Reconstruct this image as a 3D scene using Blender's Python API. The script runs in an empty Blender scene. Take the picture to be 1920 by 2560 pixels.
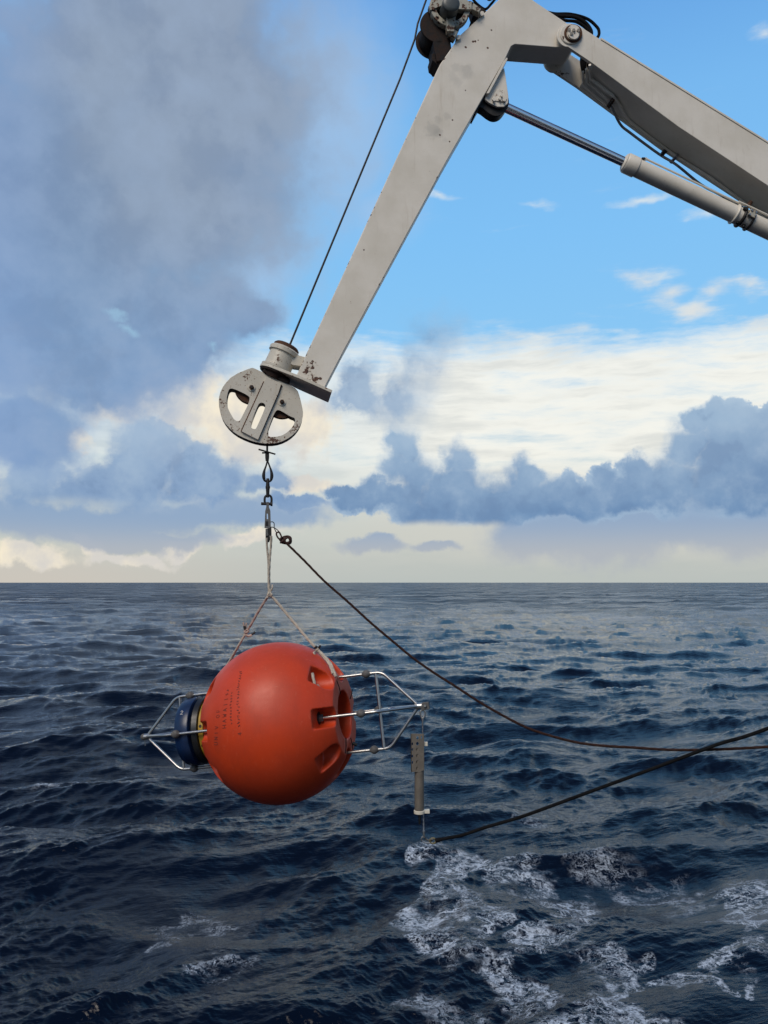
import bpy, bmesh, math, random
import numpy as np
from mathutils import Vector, Matrix

random.seed(7)
R = math.radians
SC = bpy.context.scene
COL = SC.collection

# ------------------------------------------------------------------ camera
HCAM = 7.4
F = 2000.0
PITCH = math.atan(176.0 / F)
CAM = Vector((0, 0, HCAM))
cd = bpy.data.cameras.new('camera')
cd.sensor_fit = 'VERTICAL'
cd.sensor_height = 36.0
cd.lens = 36.0 * F / 2560.0
cd.clip_start = 0.1
cd.clip_end = 30000
cam = bpy.data.objects.new('camera', cd)
COL.objects.link(cam)
cam.location = CAM
cam.rotation_euler = (math.pi / 2 + PITCH, 0, 0)
SC.camera = cam

FWD = Vector((0, math.cos(PITCH), math.sin(PITCH)))
UPV = Vector((0, -math.sin(PITCH), math.cos(PITCH)))
def ray(u, v):
    return FWD * F + Vector((1, 0, 0)) * (u - 960) + UPV * (1280 - v)
def P(u, v, y):
    d = ray(u, v)
    return CAM + d * (y / d.y)

# ------------------------------------------------------------------ sun and exposure
SUN_EL, SUN_AZ = R(45), R(203)           # azimuth clockwise from +Y: behind the camera, a little left
sd = bpy.data.lights.new('sun', 'SUN')
sd.energy = 2.5
sd.angle = R(30)
sd.color = (1.0, 0.89, 0.76)
sun = bpy.data.objects.new('sun', sd)
COL.objects.link(sun)
sv = Vector((math.sin(SUN_AZ) * math.cos(SUN_EL), math.cos(SUN_AZ) * math.cos(SUN_EL), math.sin(SUN_EL)))
sun.rotation_euler = sv.to_track_quat('Z', 'Y').to_euler()
SC.view_settings.view_transform = 'Standard'
SC.view_settings.look = 'None'
SC.view_settings.exposure = 0
SC.view_settings.gamma = 1
SC.view_settings.use_curve_mapping = False

# ------------------------------------------------------------------ tiny node DSL
def s2l(c):
    c = c / 255.0
    return c / 12.92 if c <= 0.04045 else ((c + 0.055) / 1.055) ** 2.4
def rgb(r, g, b):
    return (s2l(r), s2l(g), s2l(b), 1.0)

class NT:
    def __init__(s, tree):
        s.t = tree; s.n = tree.nodes; s.l = tree.links
    def new(s, typ, **kw):
        x = s.n.new(typ)
        for k, v in kw.items(): setattr(x, k, v)
        return x
    def put(s, sock, val):
        if isinstance(val, bpy.types.NodeSocket): s.l.new(val, sock)
        elif val is not None: sock.default_value = val
    def m(s, op, a, b=None, c=None, clamp=False):
        x = s.new('ShaderNodeMath', operation=op); x.use_clamp = clamp
        s.put(x.inputs[0], a); s.put(x.inputs[1], b); s.put(x.inputs[2], c)
        return x.outputs[0]
    def vm(s, op, a, b=None, c=None):
        x = s.new('ShaderNodeVectorMath', operation=op)
        s.put(x.inputs[0], a); s.put(x.inputs[1], b); s.put(x.inputs[2], c)
        return x.outputs['Value'] if op in ('LENGTH', 'DISTANCE', 'DOT_PRODUCT') else x.outputs[0]
    def scale(s, a, k):
        x = s.new('ShaderNodeVectorMath', operation='SCALE')
        s.put(x.inputs[0], a); s.put(x.inputs['Scale'], k)
        return x.outputs[0]
    def sm(s, x, a, b, lo=0.0, hi=1.0, kind='SMOOTHSTEP'):
        r = s.new('ShaderNodeMapRange', interpolation_type=kind)
        s.put(r.inputs['Value'], x)
        s.put(r.inputs['From Min'], a); s.put(r.inputs['From Max'], b)
        s.put(r.inputs['To Min'], lo); s.put(r.inputs['To Max'], hi)
        return r.outputs[0]
    def noise(s, vec, scale, detail=4, rough=0.55, dist=0.0, color=False):
        x = s.new('ShaderNodeTexNoise')
        s.put(x.inputs['Vector'], vec); s.put(x.inputs['Scale'], scale)
        s.put(x.inputs['Detail'], detail); s.put(x.inputs['Roughness'], rough)
        s.put(x.inputs['Distortion'], dist)
        return x.outputs['Color'] if color else x.outputs['Fac']
    def mix(s, f, a, b, blend='MIX'):
        x = s.new('ShaderNodeMix', data_type='RGBA', blend_type=blend)
        s.put(x.inputs[0], f); s.put(x.inputs[6], a); s.put(x.inputs[7], b)
        return x.outputs[2]
    def sep(s, v):
        x = s.new('ShaderNodeSeparateXYZ'); s.put(x.inputs[0], v); return x.outputs
    def comb(s, a, b, c):
        x = s.new('ShaderNodeCombineXYZ')
        s.put(x.inputs[0], a); s.put(x.inputs[1], b); s.put(x.inputs[2], c); return x.outputs[0]
    def ramp(s, f, stops):
        x = s.new('ShaderNodeValToRGB')
        e = x.color_ramp.elements
        e[0].position, e[0].color = stops[0]
        e[1].position, e[1].color = stops[-1]
        for p, c in stops[1:-1]:
            q = e.new(p); q.color = c
        s.put(x.inputs[0], f)
        return x.outputs[0]

# ------------------------------------------------------------------ sky
def azel(u, v):
    d = ray(u, v).normalized()
    return math.atan2(d.x, d.y), math.asin(d.z)
SC.world = bpy.data.worlds.new('World')
SC.world.use_nodes = True
wt = SC.world.node_tree
wt.nodes.clear()
W = NT(wt)
tc = W.new('ShaderNodeTexCoord').outputs['Generated']
D = W.vm('NORMALIZE', tc)
dx, dy, dz = W.sep(D)[:3]
AZ = W.m('ARCTAN2', dx, dy)
EL = W.m('ARCSINE', dz)
PV = W.comb(AZ, EL, 0.0)
n_big = W.noise(D, 5.0, 5, 0.55, 0, True)
n_mid = W.noise(D, 17.0, 8, 0.6, 0, True)
WB = W.scale(W.vm('SUBTRACT', n_big, (0.5, 0.5, 0.5)), 1.0)
WM = W.scale(W.vm('SUBTRACT', n_mid, (0.5, 0.5, 0.5)), 1.0)
f_big = W.noise(D, 4.0, 4, 0.5)
f_mid = W.noise(D, 13.0, 6, 0.55)
f_fine = W.noise(D, 26.0, 9, 0.6)
str_v = W.vm('MULTIPLY', W.vm('ADD', D, W.vm('MULTIPLY', WB, (0.06, 0.06, 0.03))), (1.0, 1.0, 7.0))
f_str = W.noise(str_v, 6.0, 8, 0.6)
f_str2 = W.noise(W.vm('MULTIPLY', D, (1.0, 1.0, 4.0)), 14.0, 7, 0.62)

f_soft = W.noise(D, 9.0, 3, 0.5)
f_vol = W.noise(W.vm('ADD', D, (0.31, 0.12, 0.022)), 24.0, 8, 0.58)
def warp(b, m):
    return W.vm('ADD', W.vm('ADD', PV, W.scale(WB, b)), W.scale(WM, m))
def field(pv, blobs, smooth=0.15):
    acc = None
    for u, v, ru, rv in blobs:
        a0, e0 = azel(u, v)
        ra = abs(azel(u + ru, v)[0] - azel(u - ru, v)[0]) / 2
        re = abs(azel(u, v - rv)[1] - azel(u, v + rv)[1]) / 2
        k = (1 / ra, 1 / re, 0.0)
        q = W.vm('MULTIPLY_ADD', pv, k, (-a0 / ra, -e0 / re, 0.0))
        l = W.vm('LENGTH', q)
        acc = l if acc is None else W.m('SMOOTH_MIN', acc, l, smooth)
    return W.m('SUBTRACT', 1.0, acc)
def vel(v):
    return azel(960, v)[1]
def az_u(u, v=1200):
    return azel(u, v)[0]

sky = W.new('ShaderNodeTexSky', sky_type='NISHITA')
sky.sun_disc = False
sky.sun_elevation = SUN_EL
sky.sun_rotation = SUN_AZ
el01 = W.sm(EL, 0.0, 1.0, 0, 1, 'LINEAR')
clear = W.ramp(el01, [
    (0.0, rgb(188, 192, 188)), (vel(1330), rgb(190, 203, 200)), (vel(1150), rgb(176, 204, 218)),
    (vel(900), rgb(140, 203, 248)), (vel(600), rgb(130, 197, 250)), (vel(300), rgb(122, 188, 245)),
    (vel(0), rgb(104, 168, 234)), (0.9, rgb(56, 104, 176)), (1.0, rgb(50, 96, 168))])  # unseen zenith stops lowered to darken the near water
clear = W.scale(clear, 10.0)
clear = W.mix(0.08, clear, sky.outputs[0])
col = clear
K = 10.0
def C(r, g, b):
    c = rgb(r, g, b); return (c[0] * K, c[1] * K, c[2] * K, 1)
def over(col, alpha, c):
    return W.mix(alpha, col, c)

# the wide pale cirrus sheet on the right
pw = warp(0.05, 0.012)
_, ey, _ = W.sep(pw)[:3]
lowm = W.sm(ey, vel(960), vel(770), 1, 0)
cir = W.m('ADD', lowm, W.m('MULTIPLY', W.m('SUBTRACT', f_str, 0.5), 1.7))
cir = W.sm(W.m('ADD', cir, W.m('MULTIPLY', W.m('SUBTRACT', f_str2, 0.5), 0.7)), 0.22, 1.05)
side = W.sm(W.m('ABSOLUTE', AZ), 0.9, 1.6, 1, 0.25)
cir = W.m('MULTIPLY', cir, W.m('MULTIPLY', side, 0.93))
cirfade = W.sm(AZ, az_u(560), az_u(1150), 0.6, 1)
cir = W.m('MULTIPLY', cir, cirfade)
ccol = W.mix(W.sm(f_str, 0.44, 0.68, 0, 0.75), C(250, 248, 238), C(218, 219, 214))
ccol = W.mix(W.sm(EL, vel(1120), vel(1340), 0, 1), ccol, C(206, 206, 198))
col = over(col, cir, ccol)
# streaks that rise from the sheet, small soft wisps
wsp = field(warp(0.10, 0.02), [(1490, 850, 130, 34), (1330, 845, 90, 20), (1640, 700, 70, 34), (1725, 785, 80, 26),
     (1880, 730, 60, 26), (1880, 815, 110, 26), (1135, 500, 80, 16), (1355, 500, 60, 18), (1770, 545, 130, 18),
     (1600, 500, 90, 16), (1905, 110, 40, 40), (760, 905, 200, 60)])
wsp = W.m('ADD', wsp, W.m('MULTIPLY', W.m('SUBTRACT', f_str2, 0.5), 3.0))
col = over(col, W.m('MULTIPLY', W.sm(wsp, -0.1, 1.6), 0.8), C(226, 232, 232))
wsp2 = field(warp(0.08, 0.03), [(1600, 700, 62, 40), (1660, 745, 70, 36), (1725, 790, 80, 34), (1780, 750, 60, 36), (1862, 735, 60, 36), (1890, 812, 100, 30)])
wsp2 = W.m('ADD', wsp2, W.m('MULTIPLY', W.m('SUBTRACT', f_str2, 0.5), 2.2))
col = over(col, W.m('MULTIPLY', W.sm(wsp2, -0.1, 1.5), 0.9), C(224, 226, 224))

# horizon band, warm and dull
hz = W.sm(W.m('ADD', EL, W.m('MULTIPLY', W.m('SUBTRACT', f_str, 0.5), 0.03)), vel(1460), vel(1330), 1, 0)
hcol = W.mix(W.sm(AZ, az_u(0), az_u(1000), 0, 1), C(203, 197, 187), C(186, 192, 188))
col = over(col, hz, hcol)

# left middle: bright cream clouds lit from behind
cr = field(warp(0.10, 0.06), [(330, 1010, 150, 50), (460, 1000, 170, 70), (600, 1060, 190, 110), (420, 1120, 60, 60), (760, 1080, 130, 90),
      (780, 1215, 130, 26), (190, 1085, 60, 22), (60, 1385, 130, 34), (300, 1380, 150, 24), (430, 1345, 60, 30), (200, 1345, 26, 40), (600, 1350, 140, 24)])
cr = W.m('ADD', cr, W.m('MULTIPLY', W.m('SUBTRACT', f_fine, 0.5), 1.5))
crc = W.mix(W.sm(f_mid, 0.4, 0.62), C(248, 236, 212), C(216, 212, 206))
col = over(col, W.m('MULTIPLY', W.sm(cr, -0.05, 0.5), 0.93), crc)

# thin grey stratus below the right-hand bank
st = field(warp(0.05, 0.05), [(1560, 1325, 340, 74), (1340, 1340, 120, 70), (1880, 1330, 260, 76), (950, 1365, 90, 20), (1090, 1365, 50, 15),
     (150, 1290, 400, 50), (560, 1280, 300, 40), (300, 1340, 240, 26)])
st = W.m('ADD', st, W.m('MULTIPLY', W.m('SUBTRACT', f_mid, 0.5), 1.6))
stc = W.mix(W.sm(EL, vel(1400), vel(1290)), C(176, 182, 190), C(140, 166, 198))
col = over(col, W.m('MULTIPLY', W.sm(st, -0.35, 0.35), 0.92), stc)

# blue-grey cumulus: left middle, the smoke-like plume, and the long bank on the right
def cumulus(col, blobs, base_v, wb, wm, amp, soft, c_top, c_low, v_hi, v_lo, op=0.97, basesoft=14, smooth=0.12, edge=None):
    f = field(warp(wb, wm), blobs, smooth)
    f = W.m('ADD', f, W.m('MULTIPLY', W.m('SUBTRACT', f_fine, 0.5), amp))
    sv_ = W.sm(f_soft, 0.38, 0.62, soft * 0.5, soft * 3.2)
    a = W.sm(W.m('DIVIDE', f, sv_), -0.35, 1.0)
    if base_v:
        e = W.m('ADD', EL, W.m('MULTIPLY', W.m('SUBTRACT', f_mid, 0.5), 0.022))
        a = W.m('MULTIPLY', a, W.sm(e, vel(base_v + basesoft), vel(base_v - basesoft), 0, 1))
    t = W.m('ADD', W.sm(EL, vel(v_lo), vel(v_hi), 0, 1, 'LINEAR'), W.m('MULTIPLY', W.m('SUBTRACT', f_mid, 0.5), 1.5), clamp=True)
    c = W.mix(t, c_low, c_top)
    c = W.mix(W.sm(f_vol, 0.44, 0.68, 0, 0.4), c, C(170, 192, 214))
    c = W.mix(W.sm(f_vol, 0.46, 0.34, 0, 0.35), c, C(98, 128, 168))
    if edge is not None:
        c = W.mix(W.sm(f, 0.05, 0.40, 0.6, 0), c, edge)
    return over(col, W.m('MULTIPLY', a, op), c)
col = cumulus(col, [(370, 1120, 110, 90), (300, 1190, 150, 90), (160, 1220, 150, 80), (470, 1170, 90, 80), (540, 1200, 110, 80), (660, 1210, 90, 40), (60, 1200, 120, 90), (760, 1265, 130, 28)],
              1275, 0.10, 0.075, 0.85, 0.22, C(150, 176, 205), C(126, 156, 194), 1080, 1260, 0.93, 24, 0.2, C(182, 196, 210))
col = cumulus(col, [(1090, 840, 62, 76), (1055, 915, 66, 74), (1010, 990, 84, 74), (915, 1015, 120, 52), (880, 955, 70, 44)],
              None, 0.07, 0.09, 1.2, 0.6, C(156, 182, 208), C(140, 168, 200), 800, 1060, 0.85, 14, 0.2)
col = cumulus(col, [(1005, 1120, 52, 66), (1030, 1180, 90, 70), (1150, 1150, 44, 72), (1120, 1210, 110, 60), (940, 1240, 110, 50), (870, 1225, 50, 30),
                    (1310, 1190, 50, 56), (1270, 1240, 150, 84), (1120, 1260, 200, 56), (1400, 1235, 130, 76), (1510, 1180, 56, 48), (1560, 1230, 130, 70), (1600, 1180, 60, 46),
                    (1690, 1210, 120, 96), (1735, 1060, 44, 50), (1720, 1120, 70, 80), (1770, 1050, 60, 64), (1800, 1110, 100, 110), (1880, 1070, 46, 46), (1900, 1120, 90, 86),
                    (1850, 1210, 190, 110), (1250, 1280, 330, 40), (2050, 1150, 130, 130)],
              1310, 0.035, 0.075, 0.46, 0.20, C(150, 178, 206), C(108, 142, 182), 1040, 1290, 0.96, 13, 0.10, C(178, 200, 220))

veil = field(warp(0.12, 0.03), [(850, 300, 230, 420), (1000, 560, 160, 90), (620, 700, 160, 120)])
col = over(col, W.sm(veil, -0.1, 0.9, 0, 0.6), C(168, 198, 232))
# the great soft dark cloud, upper left
big = field(warp(0.11, 0.055), [(420, 200, 560, 520), (300, 500, 600, 360), (100, 760, 480, 340), (470, 800, 240, 160), (630, 810, 100, 70), (260, 930, 300, 110), (440, 890, 240, 95), (60, 1060, 200, 120), (-200, 300, 400, 700), (240, -500, 680, 600)], 0.35)
big = W.m('ADD', big, W.m('MULTIPLY', W.m('SUBTRACT', f_mid, 0.5), 0.7))
big = W.m('ADD', big, W.m('MULTIPLY', W.m('SUBTRACT', f_vol, 0.5), 0.35))
bc = W.mix(W.sm(f_big, 0.40, 0.62), C(126, 147, 176), C(142, 157, 178))
bc = W.mix(W.sm(EL, vel(1000), vel(500)), C(122, 154, 194), bc)
bc = W.mix(W.sm(f_vol, 0.42, 0.66, 0, 0.2), bc, C(160, 178, 204))
bc = W.mix(W.sm(f_mid, 0.52, 0.36, 0, 0.28), bc, C(112, 132, 164))
bc = W.mix(W.sm(f_mid, 0.35, 0.75, 0.0, 0.35), bc, C(160, 180, 208))
bc = W.mix(W.sm(AZ, az_u(250, 300), az_u(-40, 300), 0, 0.3), bc, C(132, 164, 215))
bc = W.mix(W.sm(big, 0.0, 0.42, 0.75, 0), bc, C(168, 190, 216))
col = over(col, W.m('MULTIPLY', W.sm(big, -0.22, 0.50), 0.96), bc)
hole = field(warp(0.08, 0.08), [(300, 790, 38, 28), (320, 830, 46, 22), (545, 905, 30, 16)])
hole = W.m('ADD', hole, W.m('MULTIPLY', W.m('SUBTRACT', f_mid, 0.5), 1.3))
col = over(col, W.m('MULTIPLY', W.sm(hole, 0.0, 1.0), 0.55), C(158, 200, 226))

# the rest of the sky, outside the frame: unseen broken cloud, darkened so the near water reflects less
om = W.m('MAXIMUM', W.sm(W.m('ABSOLUTE', AZ), 0.58, 0.9), W.sm(EL, 0.72, 1.0))
oc = W.sm(W.m('ADD', f_big, W.m('MULTIPLY', W.m('SUBTRACT', f_mid, 0.5), 0.5)), 0.36, 0.52)
occ = W.mix(f_mid, C(80, 98, 128), C(122, 137, 162))
col = over(col, W.m('MULTIPLY', W.m('MULTIPLY', om, oc), 0.9), occ)
# below the horizon the sea hides the sky
bg = W.new('ShaderNodeBackground')
W.put(bg.inputs['Color'], col)
bg.inputs['Strength'].default_value = 0.1
wo = W.new('ShaderNodeOutputWorld')
W.l.new(bg.outputs[0], wo.inputs[0])
SC.world.cycles.sampling_method = 'MANUAL'
SC.world.cycles.sample_map_resolution = 512

# ------------------------------------------------------------------ materials
def newmat(name):
    m = bpy.data.materials.new(name); m.use_nodes = True
    N = NT(m.node_tree)
    b = [n for n in m.node_tree.nodes if n.type == 'BSDF_PRINCIPLED'][0]
    return m, N, b
def lin(c): return (c[0], c[1], c[2], 1)

def plain(name, c, rough=0.5, metal=0.0, var=0.25, scale=20, bump=0.002, spec=0.5, c2=None):
    m, N, b = newmat(name)
    g = N.new('ShaderNodeNewGeometry').outputs['Position']
    n = N.noise(g, scale, 5, 0.6)
    c2 = c2 or tuple(x * (1 - var) for x in c)
    N.put(b.inputs['Base Color'], N.mix(N.sm(n, 0.35, 0.65), lin(c), lin(c2)))
    b.inputs['Metallic'].default_value = metal
    N.put(b.inputs['Roughness'], N.sm(n, 0.3, 0.7, rough * 0.85, min(1, rough * 1.2), 'LINEAR'))
    b.inputs['Specular IOR Level'].default_value = spec
    if bump:
        bp = N.new('ShaderNodeBump'); bp.inputs['Distance'].default_value = bump
        bp.inputs['Strength'].default_value = 0.6
        N.put(bp.inputs['Height'], N.noise(g, scale * 4, 4)); N.put(b.inputs['Normal'], bp.outputs[0])
    return m

def paint(name, base=(0.71, 0.665, 0.585), rust=0.0, chips=(), lines=(), smudges=(), nscale=38, rough=0.42):
    """weathered off-white marine paint; chips = (world point, radius, strength), lines = worn edges"""
    m, N, b = newmat(name)
    g = N.new('ShaderNodeNewGeometry').outputs['Position']
    n1 = N.noise(g, nscale, 8, 0.62)
    n2 = N.noise(g, 3.0, 5, 0.6)
    n3 = N.noise(g, 110, 3, 0.6)
    colr = N.mix(N.sm(n2, 0.3, 0.7), lin(base), lin(tuple(x * y for x, y in zip(base, (0.86, 0.85, 0.82)))))
    colr = N.mix(N.sm(n3, 0.6, 0.85, 0, 0.12), colr, lin((0.30, 0.27, 0.22)))
    stn = N.noise(N.vm('MULTIPLY', g, (26, 26, 3)), 1.0, 5, 0.65)
    colr = N.mix(N.sm(stn, 0.56, 0.74, 0, 0.22), colr, lin((0.36, 0.28, 0.19)))
    for p, r, s in smudges:
        d = N.vm('DISTANCE', N.vm('ADD', g, N.scale(N.vm('SUBTRACT', N.noise(g, 22, 4, 0.6, 0, True), (0.5, 0.5, 0.5)), r * 1.6)), tuple(p))
        colr = N.mix(N.sm(d, r * 0.35, r * 1.1, s, 0), colr, lin((0.24, 0.24, 0.22)))
    acc = N.m('ADD', n1, rust)
    for p, r, s in chips:
        d = N.vm('DISTANCE', g, tuple(p))
        acc = N.m('ADD', acc, N.sm(d, 0, r, s, 0))
    for a, bb, r, s in lines:
        a = Vector(a); bb = Vector(bb)
        dr = (bb - a).normalized()
        cr_ = N.vm('CROSS_PRODUCT', N.vm('SUBTRACT', g, tuple(a)), tuple(dr))
        d = N.vm('LENGTH', cr_)
        seg = N.sm(N.vm('DISTANCE', g, tuple((a + bb) / 2)), (bb - a).length * 0.48, (bb - a).length * 0.5, 1, 0)
        lf = N.sm(N.noise(g, 7, 3, 0.6), 0.40, 0.58, 0.35, 1)
        acc = N.m('ADD', acc, N.m('MULTIPLY', N.m('MULTIPLY', N.sm(d, 0, r, s, 0, 'LINEAR'), seg), lf))
    mask = N.sm(acc, 0.695, 0.725)
    halo = N.sm(acc, 0.62, 0.72, 0, 0.4)
    rcol = N.mix(N.sm(n3, 0.35, 0.65), lin((0.035, 0.022, 0.018)), lin((0.13, 0.06, 0.038)))
    colr = N.mix(halo, colr, lin((0.30, 0.21, 0.13)))
    colr = N.mix(mask, colr, rcol)
    N.put(b.inputs['Base Color'], colr)
    N.put(b.inputs['Roughness'], N.mix(mask, (rough,) * 3 + (1,), (0.85,) * 3 + (1,)))
    bp = N.new('ShaderNodeBump'); bp.inputs['Distance'].default_value = 0.004; bp.inputs['Strength'].default_value = 0.5
    h = N.m('SUBTRACT', N.m('MULTIPLY', N.noise(g, 9, 4), 0.6), N.m('MULTIPLY', mask, 0.35))
    N.put(bp.inputs['Height'], h); N.put(b.inputs['Normal'], bp.outputs[0])
    return m

# ------------------------------------------------------------------ mesh helpers
OFF = {}
class M:
    def __init__(s): s.v = []; s.f = []
    def add(s, vf):
        o = len(s.v); s.v += [tuple(x) for x in vf[0]]; s.f += [tuple(i + o for i in q) for q in vf[1]]
        return s
    def build(s, name, mat, parent=None, bevel=0, sharp=35, loc=None):
        off = OFF[parent.name] if parent else Vector(loc if loc is not None else (0, 0, 0))
        me = bpy.data.meshes.new(name)
        me.from_pydata([tuple(Vector(p) - off) for p in s.v], [], s.f)
        bm = bmesh.new(); bm.from_mesh(me); bmesh.ops.recalc_face_normals(bm, faces=bm.faces); bm.to_mesh(me); bm.free()
        me.materials.append(mat)
        me.polygons.foreach_set('use_smooth', [True] * len(me.polygons))
        me.set_sharp_from_angle(angle=R(sharp))
        o = bpy.data.objects.new(name, me); COL.objects.link(o)
        if parent: o.parent = parent
        else: o.location = off
        OFF[o.name] = off
        if bevel:
            bv = o.modifiers.new('bevel', 'BEVEL'); bv.width = bevel; bv.segments = 2; bv.limit_method = 'ANGLE'; bv.angle_limit = R(40); bv.harden_normals = True
        return o
def one(name, vf, mat, parent=None, **kw):
    return M().add(vf).build(name, mat, parent, **kw)
def thing(name, loc, label, cat, group=None):
    o = bpy.data.objects.new(name, None); COL.objects.link(o)
    o.location = loc; o.empty_display_size = 0.1
    o['label'] = label; o['category'] = cat
    if group: o['group'] = group
    OFF[o.name] = Vector(loc)
    return o
def frame_of(t):
    t = Vector(t).normalized()
    a = Vector((0, 0, 1)) if abs(t.z) < 0.9 else Vector((1, 0, 0))
    x = a.cross(t).normalized()
    return x, t.cross(x)
def smooth_path(pts, n=8, closed=False):
    pts = [Vector(p) for p in pts]; out = []
    N_ = len(pts)
    rng = range(N_) if closed else range(N_ - 1)
    for i in rng:
        if closed: p0, p1, p2, p3 = pts[i - 1], pts[i], pts[(i + 1) % N_], pts[(i + 2) % N_]
        else:
            p1, p2 = pts[i], pts[i + 1]
            p0 = pts[i - 1] if i > 0 else p1 * 2 - p2
            p3 = pts[i + 2] if i + 2 < N_ else p2 * 2 - p1
        for k in range(n):
            t = k / n
            out.append(0.5 * ((2 * p1) + (p2 - p0) * t + (2 * p0 - 5 * p1 + 4 * p2 - p3) * t * t + (3 * p1 - p0 - 3 * p2 + p3) * t ** 3))
    if not closed: out.append(pts[-1])
    return out
def resample(pts, step):
    out = [pts[0]]; 
    for a, b in zip(pts[:-1], pts[1:]):
        n = max(1, int(math.ceil((b - a).length / step)))
        for k in range(1, n + 1): out.append(a + (b - a) * (k / n))
    return out
def tube(pts, r, seg=10, closed=False, lay=0, pitch=0.08):
    pts = [Vector(p) for p in pts]
    if lay: pts = resample(pts, pitch / 7)
    n = len(pts); vs = []; fs = []
    T = []
    for i in range(n):
        a = pts[i - 1] if (i > 0 or closed) else pts[i]
        b = pts[(i + 1) % n] if (i < n - 1 or closed) else pts[i]
        T.append((b - a).normalized())
    x, y = frame_of(T[0]); s = 0
    for i in range(n):
        if i > 0:
            x = (x - T[i] * x.dot(T[i])).normalized(); y = T[i].cross(x)
            s += (pts[i] - pts[i - 1]).length
        rr = r(i / max(1, n - 1)) if callable(r) else r
        for k in range(seg):
            a = 2 * math.pi * k / seg
            q = rr
            if lay: q = rr * (0.86 + 0.20 * abs(math.cos(lay * 0.5 * (a - s / pitch * 2 * math.pi / lay * 1.0))))
            vs.append(pts[i] + (x * math.cos(a) + y * math.sin(a)) * q)
    m = n if closed else n - 1
    for i in range(m):
        for k in range(seg):
            j = (i + 1) % n; l = (k + 1) % seg
            fs.append((i * seg + k, i * seg + l, j * seg + l, j * seg + k))
    if not closed:
        fs.append(tuple(range(seg))[::-1]); fs.append(tuple((n - 1) * seg + k for k in range(seg)))
    return vs, fs
def lathe(o, ax, prof, seg=32, cap=True):
    o = Vector(o); ax = Vector(ax).normalized(); x, y = frame_of(ax)
    vs = []; fs = []
    for s_, r in prof:
        for k in range(seg):
            a = 2 * math.pi * k / seg
            vs.append(o + ax * s_ + (x * math.cos(a) + y * math.sin(a)) * max(r, 1e-4))
    for i in range(len(prof) - 1):
        for k in range(seg):
            l = (k + 1) % seg
            fs.append((i * seg + k, i * seg + l, (i + 1) * seg + l, (i + 1) * seg + k))
    if cap:
        fs.append(tuple(range(seg))[::-1]); fs.append(tuple((len(prof) - 1) * seg + k for k in range(seg)))
    return vs, fs
def cyl(p0, p1, r, seg=24, ch=0.0):
    p0 = Vector(p0); p1 = Vector(p1); L = (p1 - p0).length
    c = ch or min(r, L) * 0.08
    return lathe(p0, p1 - p0, [(0, r - c), (c, r), (L - c, r), (L, r - c)], seg)
def ball(c, r, seg=20, rings=12, sc=(1, 1, 1)):
    vs = []; fs = []
    for i in range(rings + 1):
        th = math.pi * i / rings
        for k in range(seg):
            a = 2 * math.pi * k / seg
            rr = max(math.sin(th), 1e-3)
            vs.append(Vector(c) + Vector((rr * math.cos(a) * r * sc[0], rr * math.sin(a) * r * sc[1], math.cos(th) * r * sc[2])))
    for i in range(rings):
        for k in range(seg):
            l = (k + 1) % seg
            fs.append((i * seg + k, i * seg + l, (i + 1) * seg + l, (i + 1) * seg + k))
    return vs, fs
def prism(poly, vec):
    poly = [Vector(p) for p in poly]; n = len(poly); vec = Vector(vec)
    vs = poly + [p + vec for p in poly]
    fs = [tuple(range(n)), tuple(range(2 * n - 1, n - 1, -1))]
    for i in range(n):
        j = (i + 1) % n; fs.append((i, i + n, j + n, j))
    return vs, fs
def box(c, x, y, z):
    """box from centre and three half vectors"""
    c, x, y, z = map(Vector, (c, x, y, z))
    return prism([c - x - y - z, c + x - y - z, c + x + y - z, c - x + y - z], z * 2)
def chaikin(p, it=2):
    for _ in range(it):
        q = []
        for i in range(len(p)):
            a = Vector(p[i]); b = Vector(p[(i + 1) % len(p)])
            q += [a * 0.75 + b * 0.25, a * 0.25 + b * 0.75]
        p = q
    return p
def plate_holes(outer, holes, vec):
    bm = bmesh.new(); es = []
    for loop in [outer] + holes:
        v = [bm.verts.new(Vector(p)) for p in loop]
        for i in range(len(v)): es.append(bm.edges.new((v[i], v[(i + 1) % len(v)])))
    bmesh.ops.triangle_fill(bm, use_beauty=True, use_dissolve=False, edges=es)
    r = bmesh.ops.extrude_face_region(bm, geom=list(bm.faces))
    for g in r['geom']:
        if isinstance(g, bmesh.types.BMVert): g.co += Vector(vec)
    bm.verts.index_update()
    out = [v.co.copy() for v in bm.verts], [tuple(v.index for v in f.verts) for f in bm.faces]
    bm.free()
    return out

# ------------------------------------------------------------------ the sea
def tile(L, N, seed, wdir, lmin, lmax, lpk, rms, spread, power):
    rs = np.random.RandomState(seed)
    k1 = np.fft.fftfreq(N, d=L / N) * 2 * np.pi
    kx, ky = np.meshgrid(k1, k1, indexing='ij')
    k = np.hypot(kx, ky); k[0, 0] = 1e-6
    kp = 2 * np.pi / lpk
    S = k ** (-power) * np.exp(-1.25 * (kp / k) ** 2)
    c = (kx * math.cos(wdir) + ky * math.sin(wdir)) / k
    S *= (0.035 + np.abs(c) ** spread) * np.where(c > 0, 1.0, 0.2)
    S *= (k > 2 * np.pi / lmax) * np.exp(-(k / (2 * np.pi / lmin)) ** 4)
    A = np.sqrt(S) * (rs.normal(size=(N, N)) + 1j * rs.normal(size=(N, N)))
    A[0, 0] = 0
    h = np.fft.ifft2(A).real
    sc = rms / h.std()
    gx = np.fft.ifft2(1j * kx / k * A).real * sc
    gy = np.fft.ifft2(1j * ky / k * A).real * sc
    return np.stack([h * sc, gx, gy], -1).astype(np.float32)
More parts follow.
